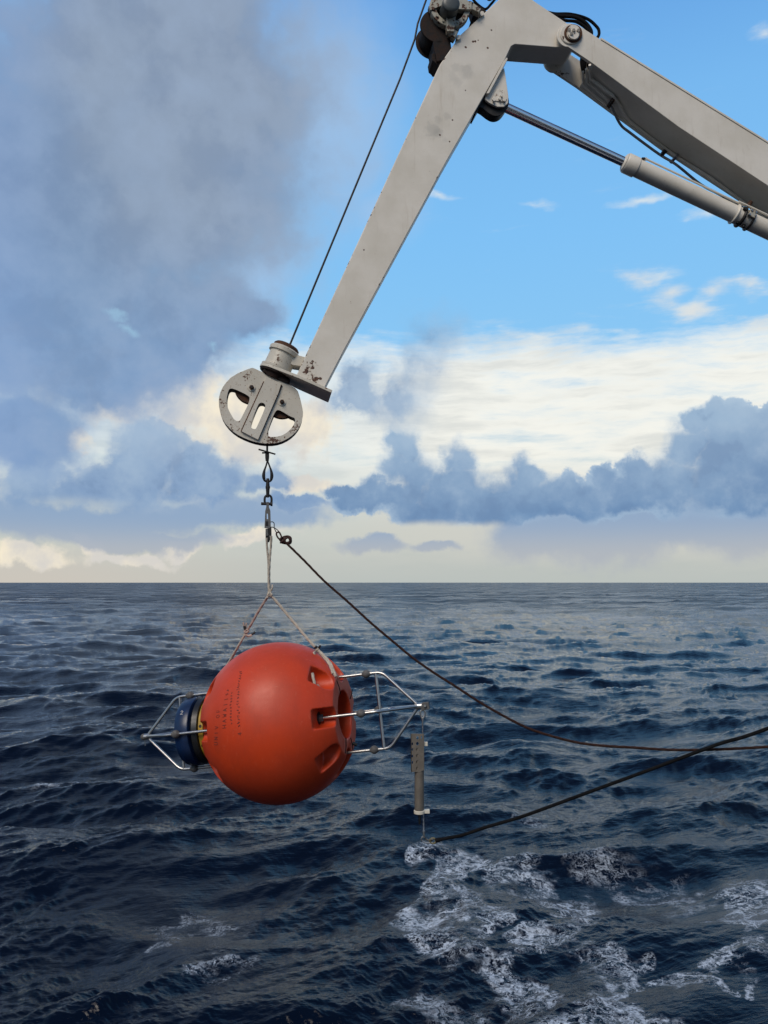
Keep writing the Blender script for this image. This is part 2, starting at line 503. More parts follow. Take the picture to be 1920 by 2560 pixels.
def sample(T, L, x, y, rot):
    c, s = math.cos(rot), math.sin(rot)
    N = T.shape[0]
    u = (x * c + y * s) / L * N; v = (-x * s + y * c) / L * N
    i = np.floor(u).astype(np.int64); j = np.floor(v).astype(np.int64)
    fu = (u - i)[..., None].astype(np.float32); fv = (v - j)[..., None].astype(np.float32)
    def wts(t): return [-0.5 * t + t * t - 0.5 * t ** 3, 1 - 2.5 * t * t + 1.5 * t ** 3, 0.5 * t + 2 * t * t - 1.5 * t ** 3, -0.5 * t * t + 0.5 * t ** 3]
    wu, wv = wts(fu), wts(fv)
    out = 0
    for a in range(4):
        row = 0
        for b in range(4):
            row = row + T[(i + a - 1) % N, (j + b - 1) % N] * wv[b]
        out = out + row * wu[a]
    h = out[..., 0]; gx = out[..., 1]; gy = out[..., 2]
    return h, gx * c - gy * s, gx * s + gy * c

def wave_at(x, y):
    r = np.hypot(x, y)
    h = np.zeros_like(x); ddx = np.zeros_like(x); ddy = np.zeros_like(x)
    gm = sample(TILES[0][0], 151.0, x, y, 1.1)[0] / 0.16
    for T, L, rot, ch, f0, f1 in TILES:
        hh, a, b = sample(T, L, x, y, rot)
        if L < 50:
            k = np.clip(1.0 + 0.4 * gm, 0.3, 1.5); hh = hh * k; a = a * k; b = b * k
        w = 1 - np.clip((r - f0) / (f1 - f0), 0, 1); w = w * w * (3 - 2 * w)
        h += hh * w; ddx += a * ch * w; ddy += b * ch * w
    return h, ddx, ddy
WD = R(-78)      # direction the sea runs, from +X
TILES = [
    (tile(397.0, 1024, 41, WD + 0.5, 9.0, 80, 30.0, 0.16, 3.0, 4.2), 397.0, 0.2, 1.0, 1500, 9000),
    (tile(151.0, 1024, 3, WD, 1.6, 34, 8.5, 0.165, 7.0, 3.95), 151.0, 0.0, 0.75, 900, 9000),
    (tile(37.0, 1024, 11, WD + 0.25, 0.35, 4.5, 2.2, 0.029, 4.0, 3.35), 37.0, 0.35, 0.4, 250, 900),
    (tile(9.3, 768, 23, WD - 0.3, 0.05, 0.8, 0.45, 0.0050, 2.0, 3.3), 9.3, -0.3, 0.25, 22, 60),
]
def water_px(u, v):
    d = ray(u, v); t = -HCAM / d.z
    return d.x * t, d.y * t
# foam: strokes along the wash beside the ship, given as (pixel start, pixel end, metres radius, strength)
FOAM = [((1095, 2130), (1110, 2180), 0.45, 1.0), ((1110, 2180), (1100, 2245), 0.55, 1.0), ((1100, 2245), (1040, 2290), 0.55, 1.05),
        ((1040, 2290), (1150, 2330), 0.6, 1.0), ((1130, 2260), (1240, 2300), 0.6, 0.8), ((1060, 2340), (1190, 2400), 0.45, 1.05),
        ((1190, 2400), (1270, 2450), 0.4, 1.05), ((1270, 2450), (1300, 2480), 0.3, 1.0),
        ((1180, 2145), (1330, 2180), 0.8, 0.80), ((1330, 2180), (1420, 2240), 0.7, 0.72), ((1420, 2240), (1400, 2280), 0.5, 0.8), ((1500, 2150), (1640, 2200), 0.9, 0.5),
        ((1300, 2350), (1360, 2310), 0.3, 0.95), ((1360, 2340), (1440, 2370), 0.3, 0.95), ((1440, 2370), (1530, 2440), 0.42, 1.1),
        ((1530, 2440), (1500, 2500), 0.36, 1.15), ((1530, 2440), (1590, 2460), 0.3, 1.05), ((1240, 2480), (1440, 2510), 0.26, 1.0), ((1440, 2510), (1640, 2570), 0.28, 1.0),
        ((1600, 2440), (1790, 2480), 0.24, 0.75), ((1850, 2200), (1820, 2290), 0.40, 1.0), ((1820, 2290), (1875, 2390), 0.34, 1.0), ((1830, 2370), (1740, 2430), 0.22, 0.95),
        ((1840, 2440), (1860, 2500), 0.22, 0.85), ((1700, 2180), (1900, 2200), 0.6, 0.5), ((1740, 2290), (1760, 2300), 0.25, 0.85),
        ((400, 2290), (480, 2290), 0.25, 0.42), ((380, 2340), (440, 2310), 0.25, 0.42), ((470, 2260), (560, 2290), 0.3, 0.4), ((600, 2270), (760, 2350), 0.3, 0.2),
        ((500, 2420), (570, 2390), 0.3, 0.66), ((820, 2330), (980, 2380), 0.3, 0.2), ((120, 1965), (180, 1958), 0.6, 0.75), ((1310, 2020), (1330, 2050), 0.3, 0.4),
        ((1340, 2560), (1500, 2560), 0.5, 0.9), ((1000, 2480), (1150, 2520), 0.4, 0.5)]
def build_sea():
    # radial grid round the ship: fine in front, coarse elsewhere
    az = np.concatenate([np.linspace(-np.pi, -0.80, 60)[:-1], np.linspace(-0.80, -0.56, 90)[:-1], np.linspace(-0.56, 0.56, 1000), np.linspace(0.56, 0.80, 90)[1:], np.linspace(0.80, np.pi, 60)[1:]])
    dep = np.concatenate([np.linspace(1.35, 0.62, 40)[:-1], np.linspace(0.62, 0.0030, 800), np.linspace(0.0029, 0.0006, 30)])
    r = HCAM / np.tan(dep)
    r = np.concatenate([r, [15000, 20000, 28000]])
    A, Rr = np.meshgrid(az, r)
    x = Rr * np.sin(A); y = Rr * np.cos(A)
    h, ddx, ddy = wave_at(x, y)
    # Earth curvature drop is ignored: the far rim lies within a pixel of the horizon
    z = h
    nr, na = x.shape
    V = np.stack([x + ddx, y + ddy, z], -1).reshape(-1, 3).astype(np.float32)
    idx = np.arange(nr * na).reshape(nr, na)
    q = np.stack([idx[:-1, :-1], idx[1:, :-1], idx[1:, 1:], idx[:-1, 1:]], -1).reshape(-1, 4)
    me = bpy.data.meshes.new('water')
    me.vertices.add(len(V)); me.vertices.foreach_set('co', V.ravel())
    me.loops.add(q.size); me.loops.foreach_set('vertex_index', q[:, ::-1].ravel().astype(np.int32))
    me.polygons.add(len(q))
    me.polygons.foreach_set('loop_start', (np.arange(len(q)) * 4).astype(np.int32))
    me.polygons.foreach_set('loop_total', np.full(len(q), 4, np.int32))
    me.update(calc_edges=True)
    me.polygons.foreach_set('use_smooth', np.ones(len(q), bool))
    # foam mask: wash strokes, plus a little on the steepest crests
    fm = np.zeros_like(x)
    near = Rr < 40
    xs, ys = x[near], y[near]
    hh, wx, wy = sample(TILES[1][0], 151.0, xs * 4.0, ys * 4.0, 0.7)
    h2, vx, vy = sample(TILES[1][0], 151.0, xs * 14.0, ys * 14.0, 0.2)
    xs = xs + wx * 1.3 + vx * 0.5; ys = ys + wy * 1.3 + vy * 0.5
    acc = np.zeros_like(xs)
    for p, e, rad, s in FOAM:
        ax, ay = water_px(*p); bx, by = water_px(*e)
        dxx, dyy = bx - ax, by - ay
        t = np.clip(((xs - ax) * dxx + (ys - ay) * dyy) / (dxx * dxx + dyy * dyy + 1e-9), 0, 1)
        d = np.hypot(xs - ax - t * dxx, ys - ay - t * dyy) / (rad * 1.12 * np.clip(1 + 1.6 * hh, 0.5, 1.6))
        acc = np.maximum(acc, s * np.clip(1.15 - d * d * 0.75, 0, 1) * (d < 1.3))
    fm[near] = acc
    at = me.attributes.new('foam', 'FLOAT', 'POINT')
    at.data.foreach_set('value', fm.ravel().astype(np.float32))
    o = bpy.data.objects.new('water', me); COL.objects.link(o)
    o['kind'] = 'structure'; o['label'] = 'dark choppy open sea with white wash, reaching to the horizon'
    m, N, b = newmat('sea_water')
    g = N.new('ShaderNodeNewGeometry').outputs['Position']
    rot = N.new('ShaderNodeMapping'); rot.inputs['Rotation'].default_value = (0, 0, R(-18)); N.put(rot.inputs['Vector'], g)
    gs = N.vm('MULTIPLY', rot.outputs[0], (0.42, 1.6, 1.0))
    rp = N.m('ADD', N.m('MULTIPLY', N.noise(gs, 2.6, 5, 0.55, 0.5), 0.30), N.m('MULTIPLY', N.noise(gs, 8.0, 6, 0.62, 0.6), 0.13))
    far = N.sm(N.vm('LENGTH', g), 70, 420)
    rp = N.m('ADD', rp, N.m('MULTIPLY', N.m('MULTIPLY', N.noise(gs, 0.02, 9, 0.52), 55.0), far))
    gust = N.sm(N.noise(N.vm('MULTIPLY', g, (0.6, 1, 1)), 0.03, 7, 0.62), 0.35, 0.65, 0.5, 1.1)
    bp = N.new('ShaderNodeBump'); bp.inputs['Distance'].default_value = 0.16
    N.put(bp.inputs['Strength'], N.m('MULTIPLY', gust, 0.95)); N.put(bp.inputs['Height'], rp)
    b.inputs['Base Color'].default_value = (0.0005, 0.0030, 0.0105, 1)
    gm = N.sm(N.noise(N.vm('MULTIPLY', rot.outputs[0], (0.35, 1.0, 1)), 0.05, 10, 0.68), 0.36, 0.64, 0.45, 1.35)
    N.put(b.inputs['Roughness'], N.m('MULTIPLY', N.sm(N.vm('LENGTH', g), 30, 350, 0.035, 0.38), gm))
    b.inputs['IOR'].default_value = 1.333
    b.inputs['Specular IOR Level'].default_value = 0.32
    N.put(b.inputs['Normal'], bp.outputs[0])
    # lacy foam
    fa = N.new('ShaderNodeAttribute'); fa.attribute_name = 'foam'
    fa = fa.outputs['Fac']
    wv = N.vm('ADD', g, N.scale(N.vm('SUBTRACT', N.noise(g, 1.6, 5, 0.65, 0, True), (0.5, 0.5, 0.5)), 1.1))
    vo = N.new('ShaderNodeTexVoronoi', feature='DISTANCE_TO_EDGE'); N.put(vo.inputs['Vector'], N.vm('MULTIPLY', wv, (1, 1, 0.3))); vo.inputs['Scale'].default_value = 2.6
    vo2 = N.new('ShaderNodeTexVoronoi', feature='DISTANCE_TO_EDGE'); N.put(vo2.inputs['Vector'], N.vm('MULTIPLY', wv, (1, 1, 0.3))); vo2.inputs['Scale'].default_value = 6.5
    def ridge(sc, lo):
        n = N.noise(wv, sc, 6, 0.55)
        return N.sm(N.m('SUBTRACT', 1.0, N.m('ABSOLUTE', N.m('SUBTRACT', N.m('MULTIPLY', n, 2.0), 1.0))), lo, 1.0)
    lace = N.m('MAXIMUM', N.m('MULTIPLY', ridge(1.0, 0.925), 1.3), N.m('MULTIPLY', ridge(2.7, 0.91), 1.0))
    lace = N.m('MAXIMUM', lace, N.sm(vo2.outputs[0], 0.0, 0.07, 0.55, 0.0))
    body = N.sm(N.m('ADD', N.noise(wv, 1.9, 10, 0.78), N.m('MULTIPLY', N.m('SUBTRACT', fa, 1.0), 0.40)), 0.585, 0.665)
    patch = N.sm(N.noise(g, 0.9, 4, 0.6), 0.35, 0.52)
    f = N.m('MAXIMUM', N.m('MULTIPLY', N.m('MULTIPLY', lace, N.sm(fa, 0.10, 0.75)), patch), N.m('MULTIPLY', body, N.sm(fa, 0.45, 0.95)))
    f = N.m('MULTIPLY', f, N.sm(N.noise(g, 12, 5, 0.7), 0.34, 0.56, 0.20, 0.72))
    df = N.new('ShaderNodeBsdfDiffuse'); df.inputs['Color'].default_value = (0.55, 0.62, 0.70, 1)
    mx = N.new('ShaderNodeMixShader'); N.put(mx.inputs[0], f)
    N.l.new(b.outputs[0], mx.inputs[1]); N.l.new(df.outputs[0], mx.inputs[2])
    out = [n for n in N.n if n.type == 'OUTPUT_MATERIAL'][0]
    N.l.new(mx.outputs[0], out.inputs[0])
    me.materials.append(m)
build_sea()

# ------------------------------------------------------------------ the crane
TH = R(8)
E1 = Vector((math.cos(TH), math.sin(TH), 0)); E2 = Vector((0, 0, 1)); NN = Vector((-math.sin(TH), math.cos(TH), 0))
C0 = P(668, 1000, 5.9)
def CP(u, v, off=0.0):
    d = ray(u, v)
    t = (NN.dot(C0 - CAM) + off - 0.165) / NN.dot(d)
    return CAM + d * t
PX = 5.9 / F           # metres per photo pixel at the crane
def z1(x, y): return 1000 + x / 2.9625, y / 2.9625
def z2(x, y): return 1360 + x / 2.9625, y / 2.9625
def z3(x, y): return 500 + x / 4.608, 820 + y / 4.608
def z7(x, y): return 1380 + x / 5.925, y / 5.925
def z8(x, y): return 1040 + x / 8.295, y / 8.295

J0, J1 = 0.055, 0.275
jib_l = [(1152, 86), (1101, 159), (1093, 175), (741, 939)]
w_lines = [(CP(1093, 175, J0), CP(741, 939, J0), 0.014, 0.21), (CP(1118, 400, J0), CP(812, 968, J0), 0.012, 0.20)]
chips = [(CP(*z3(1290, 420), J0), 0.085, 0.23), (CP(*z3(1310, 590), J0), 0.075, 0.22), (CP(*z3(1210, 510), J0), 0.06, 0.21), (CP(1060, 80, J0), 0.10, 0.0),
         (CP(*z8(1030, 980), J0), 0.016, 0.55), (CP(*z8(1490, 995), J0), 0.014, 0.55), (CP(*z8(1565, 625), J0), 0.012, 0.5),
         (CP(*z8(1180, 865), J0), 0.015, 0.6), (CP(*z8(1230, 855), J0), 0.013, 0.6), (CP(*z8(1290, 835), J0), 0.009, 0.55),
         (CP(1130, 120, J0), 0.05, 0.18), (CP(1110, 145, J0), 0.05, 0.2), (CP(1164, 226, J0), 0.01, 0.5), (CP(1131, 300, J0), 0.012, 0.5), (CP(1100, 338, J0), 0.014, 0.45), (CP(1124, 354, J0), 0.010, 0.5), (CP(910, 625, J0), 0.012, 0.35), (CP(800, 945, J0), 0.05, 0.15)]
smud = [(CP(1168, 180, J0), 0.075, 0.28), (CP(1140, 168, J0), 0.05, 0.2), (CP(1145, 205, J0), 0.05, 0.16), (CP(1130, 190, J0), 0.05, 0.14),
        (CP(1082, 325, J0), 0.075, 0.3), (CP(1095, 332, J0), 0.05, 0.25), (CP(1096, 300, J0), 0.04, 0.2), (CP(1118, 291, J0), 0.04, 0.2), (CP(1113, 350, J0), 0.03, 0.15)]
M_JIB = paint('jib_paint', rust=-0.035, chips=[(p, r, q + 0.035) for p, r, q in chips], lines=[(a, b, r, q + 0.04) for a, b, r, q in w_lines], smudges=smud)
M_BOOM = paint('boom_paint', rust=-0.03, chips=[(CP(1408, 95, 0.0), 0.09, 0.17), (CP(1450, 100, 0), 0.05, 0.14), (CP(1440, 215, 0.31), 0.10, 0.18), (CP(1400, 185, 0.31), 0.12, 0.2)])
M_HEAD = paint('head_paint', base=(0.58, 0.545, 0.47), rust=0.055, nscale=55, chips=[(CP(*z3(830, 1290), 0.1), 0.10, 0.17), (CP(*z3(540, 560), 0.1), 0.06, 0.14), (CP(*z3(260, 900), 0.1), 0.08, 0.12), (CP(*z3(1100, 1170), 0.1), 0.09, 0.13), (CP(*z3(360, 1130), .1), .07, .12), (CP(*z3(860, 580), .08), .035, .3), (CP(*z3(880, 380), .05), .07, .12), (CP(*z3(1000, 200), .1), .05, .25)])
M_WINCH = paint('winch_paint', base=(0.40, 0.39, 0.33), rust=0.16, nscale=24)
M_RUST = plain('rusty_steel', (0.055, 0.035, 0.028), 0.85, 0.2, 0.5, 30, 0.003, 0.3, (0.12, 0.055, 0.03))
M_DARK = plain('greasy_black_steel', (0.020, 0.018, 0.017), 0.55, 0.3, 0.4, 25, 0.002)
M_CHROME = plain('chromed_rod', (0.78, 0.79, 0.80), 0.20, 1.0, 0.04, 2, 0)
M_STEEL = plain('galvanised_steel', (0.42, 0.42, 0.43), 0.34, 0.9, 0.3, 30, 0.001)
M_RUBBER = plain('black_rubber', (0.008, 0.008, 0.009), 0.8, 0, 0.3, 30, 0.001, 0.08)
M_DRUM = plain('rusted_drum', (0.009, 0.007, 0.007), 0.7, 0.3, 0.4, 24, 0.003, 0.3, (0.030, 0.017, 0.013))
M_WIRE = plain('wire_rope_steel', (0.030, 0.028, 0.027), 0.5, 0.6, 0.4, 60, 0.001)
M_GREYP = plain('grey_painted_motor', (0.065, 0.078, 0.080), 0.4, 0, 0.3, 12, 0.001)

crane = thing('knuckle_boom_crane', CP(1430, 83, 0.17), 'off-white knuckle boom crane with chipped paint reaching out over the sea', 'crane')

# jib with elbow (front outline traced onto the crane's own plane, then given its real depth)
jib_px = [(741, 939), (1093, 175), (1101, 159), (1152, 86), (1246, 0), (1270, -26), (1296, -26), (1332, 0), (1415, 56), (1446, 84), (1444, 106), (1432, 120), (1388, 118), (1299, 111), (1287, 110), (1278, 115), (1264, 145), (1118, 400), (860, 876), (812, 968)]
one('jib', prism([CP(u, v, J0) for u, v in jib_px], NN * (J1 - J0)), M_JIB, crane, bevel=0.006)
# lighter cover strip along the inside of the elbow
strip = [z1(770, 450), z1(792, 425), z1(798, 436), z1(660, 690), z1(640, 692)]
one('stiffener_strip', prism([CP(u, v, J0 - 0.006) for u, v in strip], NN * 0.232), M_JIB, crane, bevel=0.002)
# boom: two cheeks forming the fork, a box between them
def lerp(a, b, t): return (a[0] + (b[0] - a[0]) * t, a[1] + (b[1] - a[1]) * t)
boss = [(1423 + 30 * math.cos(a), 88 + 30 * math.sin(a)) for a in np.linspace(R(110), R(292), 14)]
top_e = [(1445, 62), (1502, 99), (1920, 358), (2300, 600)]
bot_e = [(2300, 723), (1920, 464), (1697, 317), (1480, 157), (1420, 117)]
cheek = boss + top_e + bot_e
one('boom_cheek', prism([CP(u, v, 0.0) for u, v in cheek], NN * 0.028), M_BOOM, crane, bevel=0.004)
fr = [CP(u, v, 0.0) for u, v in cheek]
one('boom_cheek', prism([p + NN * 0.312 for p in fr], NN * 0.028), M_BOOM, crane, bevel=0.004)
boxp = [(1506, 105), (1920, 362), (2300, 604), (2300, 718), (1920, 459), (1697, 312), (1486, 158), (1497, 130)]
one('boom_box', prism([CP(u, v, 0.0) + NN * 0.027 for u, v in boxp], NN * 0.286), M_BOOM, crane, bevel=0.002)
one('boom_top_plate', prism([CP(u, v, 0.0) - NN * 0.006 for u, v in [(1502, 95), (1920, 354), (2300, 596), (2300, 600), (1920, 358.5), (1502, 99.5)]], NN * 0.352), M_BOOM, crane)
# elbow pin with its bolted keeper
pc = CP(1432, 83, 0.0)
one('pivot_boss', lathe(CP(1424, 88, 0) - NN * 0.012, NN, [(0, 0.078), (0.004, 0.082), (0.014, 0.082)], 36), M_BOOM, crane)
one('pivot_pin', cyl(pc - NN * 0.035, pc + NN * 0.36, 0.050, 32), paint('pin_paint', rust=0.12), crane)
kp = CP(1434, 84, -0.038)
keep = one('keeper_plate', prism(chaikin([CP(1434 + a, 84 + b, -0.046) for a, b in ((-15, -9), (2, -14), (14, -4), (13, 8), (2, 15), (-12, 8))], 2), NN * 0.010), paint('keeper_paint', rust=0.10, nscale=60), crane)
for u, v in (z7(255, 432), z7(322, 440), z7(290, 492), z7(392, 442)):
    one('bolt', cyl(CP(u, v, -0.060), CP(u, v, -0.045), 0.0125, 6), M_BOOM, keep)
ring = [CP(1433 + 20 * math.cos(a), 84 + 20 * math.sin(a), -0.013) for a in np.linspace(0, 2 * math.pi, 33)[:-1]]
one('grease_ring', tube(ring, 0.010, 8, True), M_RUST, crane)

# lug for the cylinder
lug = [z1(772, 500), z1(782, 560), z1(804, 715), z1(800, 765), z1(770, 790), z1(720, 790), z1(660, 760), z1(628, 735), z1(640, 690)]
for o_ in (0.085, 0.215):
    lp = one('cylinder_lug', prism([CP(u, v, o_) for u, v in lug], NN * 0.024), M_JIB, crane, bevel=0.004)
    if o_ < 0.1:
        kpl = [z1(725, 655), z1(770, 670), z1(792, 730), z1(780, 755), z1(700, 745), z1(680, 735)]
        kk = one('keeper_plate', prism([CP(u, v, 0.077) for u, v in kpl], NN * 0.008), paint('lug_keeper_paint', rust=0.09, nscale=55), crane, bevel=0.002)
        for q in ((697, 738), (740, 728), (752, 705), (770, 738)):
            p = CP(*z1(*q), 0.06)
            one('bolt', cyl(p, p + NN * 0.018, 0.012, 6), M_BOOM, kk)
sag = [z1(600, 740), z1(640, 690), z1(800, 700), z1(812, 770), z1(775, 830), z1(745, 855), z1(705, 862), z1(665, 845), z1(610, 800), z1(585, 790)]
one('rod_eye', prism(chaikin([CP(u, v, 0.118) for u, v in sag], 2), NN * 0.090), M_DARK, crane, bevel=0.004)
one('stop_tab', prism([CP(*z1(*q), 0.09) for q in ((548, 835), (560, 846), (640, 700), (630, 694))], NN * 0.14), M_DARK, crane)

# hydraulic cylinder: rod, gland, barrel, clamps
oc_ = 0.165
ram = one('hydraulic_cylinder', lathe(CP(1562, 406, oc_), CP(1960, 594, oc_) - CP(1562, 406, oc_), [(0.0, 0.05), (0.002, 0.074), (0.012, 0.080), (0.105, 0.080), (0.112, 0.071), (2.6, 0.071)], 40), paint('cylinder_paint', rust=0.0), crane)
one('piston_rod', cyl(CP(1262, 268, oc_), CP(1566, 408, oc_), 0.0385, 40), M_CHROME, ram)
a0 = CP(1549, 400, oc_); a1 = CP(1960, 594, oc_); ax = (a1 - a0).normalized()
one('gland_ring', lathe(CP(1559, 404.5, oc_), ax, [(-0.004, 0.048), (0.006, 0.068), (0.010, 0.068), (0.012, 0.045)], 36), M_BOOM, ram)
side_up = NN.cross(ax).normalized()
if side_up.z < 0: side_up = -side_up
def along(u0, v0, du): return CP(u0, v0, oc_)
pp = [a0 + ax * 0.185 + side_up * 0.074 - NN * 0.03, a0 + ax * 0.21 + side_up * 0.086 - NN * 0.035, a0 + ax * 0.26 + side_up * 0.084 - NN * 0.035, a0 + ax * 1.085 + side_up * 0.084 - NN * 0.035, a0 + ax * 1.10 + side_up * 0.088 - NN * 0.045, a0 + ax * 2.0 + side_up * 0.088 - NN * 0.045]
one('hydraulic_pipe', tube(smooth_path(pp, 6), 0.0085, 10), M_BOOM, ram)
one('pipe_fitting', cyl(a0 + ax * 0.165 + side_up * 0.073 - NN * 0.03, a0 + ax * 0.20 + side_up * 0.088 - NN * 0.03, 0.013, 10), M_DARK, ram)
for k, s_ in enumerate((1.075, 1.135, 1.215)):
    c_ = a0 + ax * s_
    rr = [c_ + (side_up * math.cos(a) + NN * math.sin(a)) * 0.076 for a in np.linspace(0, 2 * math.pi, 41)[:-1]]
    one('barrel_clamp', tube(rr, 0.009 if k != 1 else 0.013, 8, True), (M_BOOM, M_DARK, M_DARK)[k], ram)
for s_, d_ in ((1.115, 0.085), (1.175, 0.095)):
    c_ = a0 + ax * s_ - side_up * 0.070
    one('clamp_bolt', cyl(c_ - NN * 0.02 - side_up * (d_ - 0.075), c_ - NN * 0.02 + side_up * 0.03, 0.014, 8), M_DARK, ram)
one('valve_block', box(a0 + ax * 1.185 + side_up * 0.012 - NN * 0.075, ax * 0.03, side_up * 0.032, NN * 0.02), M_WINCH, ram, bevel=0.004)
for q in ((1.165, 0.03), (1.205, 0.03), (1.16, -0.012), (1.21, 0.0)):
    c_ = a0 + ax * q[0] + side_up * q[1] - NN * 0.092
    one('bolt', cyl(c_ - NN * 0.012, c_ + NN * 0.012, 0.009, 6), M_STEEL, ram)
one('hose_fitting', cyl(a0 + ax * 1.15 + side_up * 0.10 - NN * 0.03, a0 + ax * 1.165 + side_up * 0.15 - NN * 0.02, 0.017, 10), M_RUST, ram)
one('elbow_fitting', cyl(a0 + ax * 1.10 + side_up * 0.035 - NN * 0.075, a0 + ax * 1.135 + side_up * 0.025 - NN * 0.085, 0.016, 10), M_DARK, ram)

# pipes under the boom
qa = CP(1480, 157, 0.0); qb = CP(1920, 464, 0.0)
bd = (qb - qa).normalized(); bn = bd.cross(NN).normalized()
if bn.z > 0: bn = -bn
def UPt(u, v, drop=0.012):
    d = ray(u, v); t = bn.dot(qa + bn * drop - CAM) / bn.dot(d); return CAM + d * t
pipes = [([z7(560, 960), z7(575, 1170), z7(905, 1420)], 0.011),
         ([z7(505, 1020), z7(530, 1230), z7(860, 1500)], 0.009),
         ([z7(460, 1060), z7(465, 1260), z7(810, 1560)], 0.009)]
for pl, r_ in pipes:
    pts = [UPt(*pl[0], 0.02), UPt(*lerp(pl[0], pl[1], 0.8), 0.02), UPt(*pl[1], 0.02), UPt(*lerp(pl[1], pl[2], 0.12), 0.02), UPt(*pl[2], 0.02)]
    one('hydraulic_pipe', tube(smooth_path(pts, 5), r_, 10), M_BOOM, crane)
for pl in ([z7(905, 1420), z2(560, 780), z2(620, 880), z2(700, 950), z2(880, 1085), z2(1000, 1170), z2(1250, 1330), z2(1560, 1560), z2(1900, 1800)],):
    one('hydraulic_pipe', tube(smooth_path([UPt(u, v, 0.025) for u, v in pl], 5), 0.011, 10), M_BOOM, crane)
low = [z2(500, 790), z2(565, 920), z2(640, 985), z2(850, 1140), z2(980, 1220), z2(1160, 1365), z2(1300, 1440), z2(1560, 1590)]
one('hydraulic_pipe', tube(smooth_path([UPt(u, v, 0.06) for u, v in low], 5), 0.011, 10), M_STEEL, crane)
for (c_, w) in ((z2(500, 755), 0.05), (z2(890, 1125), 0.036)):
    cb = one('pipe_clamp', box(UPt(*c_, 0.03), NN * w, bd * 0.016, bn * 0.024), M_RUST, crane, bevel=0.003)
    for k in (-1, 0, 1):
        p = UPt(*c_, 0.05) + NN * w * 0.62 * k
        one('bolt', cyl(p, p + bn * 0.022, 0.009, 6), M_DARK, cb)
cb = one('pipe_clamp', box(UPt(*z2(965, 1175), 0.03), NN * 0.055, bd * 0.012, bn * 0.016), M_STEEL, crane, bevel=0.003)
# hoses looping over the elbow pin
hz_ = [([z2(20, 90), z2(85, 103), z2(200, 106), z2(320, 140), z2(392, 200), z2(408, 240), z2(398, 275), z2(350, 330), z2(300, 400)], 0.20),
       ([z2(30, 100), z2(90, 112), z2(220, 122), z2(300, 160), z2(345, 215), z2(352, 262), z2(330, 340)], 0.16),
       ([z2(60, 110), z2(120, 122), z2(230, 130), z2(310, 175), z2(338, 225), z2(350, 262), z2(330, 340)], 0.12),
       ([z2(100, 140), z2(160, 152), z2(235, 160), z2(295, 195), z2(335, 240), z2(340, 300)], 0.09)]
for h_, o_ in hz_:
    one('hydraulic_hose', tube(smooth_path([CP(u, v, o_) for u, v in h_], 8), 0.0125, 12), M_RUBBER, crane)
for h_, o_ in (([z7(470, 780), z7(440, 900), z7(455, 1010), z7(480, 1080)], 0.26), ([z7(560, 800), z7(500, 880), z7(480, 1000), z7(470, 1080)], 0.20), ([z7(640, 860), z7(570, 900), z7(545, 960), z7(560, 1010)], 0.15)):
    one('hydraulic_hose', tube(smooth_path([CP(u, v, o_) for u, v in h_], 8), 0.016, 12), M_RUBBER, crane)

# winch on top of the jib
wd = CP(1087, 88, 0.17)
def ringplate(c, r0, r1, t, n=40):
    return lathe(c, NN, [(0, r0), (0, r1), (t * 0.15, r1 + 0.002), (t * 0.85, r1 + 0.002), (t, r1), (t, r0), (0, r0)], n, False)
winch = one('winch', lathe(wd - NN * 0.11, NN, [(0, 0.02), (0.0, 0.138), (0.014, 0.140), (0.016, 0.118), (0.20, 0.118), (0.202, 0.140), (0.216, 0.138), (0.216, 0.02)], 48), M_DRUM, crane)
hc = CP(1124, 22, 0.03)
one('gear_housing', ringplate(hc - NN * 0.02, 0.118, 0.160, 0.06), M_WINCH, winch, bevel=0.004)
one('gear_housing', lathe(hc + NN * 0.02, NN, [(0, 0.02), (0, 0.125), (0.16, 0.125), (0.16, 0.02)], 40), M_DRUM, winch)
def bar(u0, v0, u1, v1, w0, w1, off, t, mat, name, parent):
    a = Vector((u0, v0)); b = Vector((u1, v1)); d = (b - a).normalized(); n_ = Vector((-d.y, d.x))
    pts = [a + n_ * w0, a - n_ * w0, b - n_ * w1, b + n_ * w1]
    return one(name, prism([CP(p.x, p.y, off) for p in pts], NN * t), mat, parent, bevel=0.004)
bar(1128, 8, 1127, 78, 14, 9, -0.012, 0.05, M_WINCH, 'housing_rib', winch)
bar(1128, 8, 1180, 14, 14, 10, -0.012, 0.05, M_WINCH, 'housing_rib', winch)
bar(1112, 0, 1074, 20, 10, 6, 0.0, 0.05, M_WINCH, 'housing_rib', winch)
bar(1180, 14, 1200, 26, 8, 5, 0.0, 0.06, M_WINCH, 'mounting_arm', winch)
bar(1125, 76, 1142, 86, 8, 8, 0.01, 0.08, M_WINCH, 'mounting_arm', winch)
one('winch_motor', lathe(CP(1129, 5, -0.10), NN, [(0, 0.04), (0.006, 0.062), (0.012, 0.068), (0.10, 0.070), (0.12, 0.070)], 32), M_GREYP, winch)
bar(1104, 100, 1112, 150, 22, 20, 0.06, 0.2, M_DRUM, 'winch_bracket', winch)
one('winch_bracket', prism([CP(*z8(*q), 0.08) for q in ((320, 1120), (340, 1250), (520, 1400), (640, 1100), (560, 1050))], NN * 0.16), M_DRUM, winch, bevel=0.004)
one('winch_bracket', prism([CP(*z8(*q), 0.08) for q in ((1150, 100), (1200, 260), (1060, 660), (1500, 260), (1380, 160), (1250, 90))], NN * 0.12), M_DRUM, winch, bevel=0.004)
for q in ((884, 762), (1368, 270)):
    u, v = z8(*q)
    one('mounting_lug', prism(chaikin([CP(u + a, v + b, 0.035) for a, b in ((-6, 2), (-2, -6), (6, -3), (4, 5), (-3, 7))], 1), NN * 0.05), M_JIB, winch)
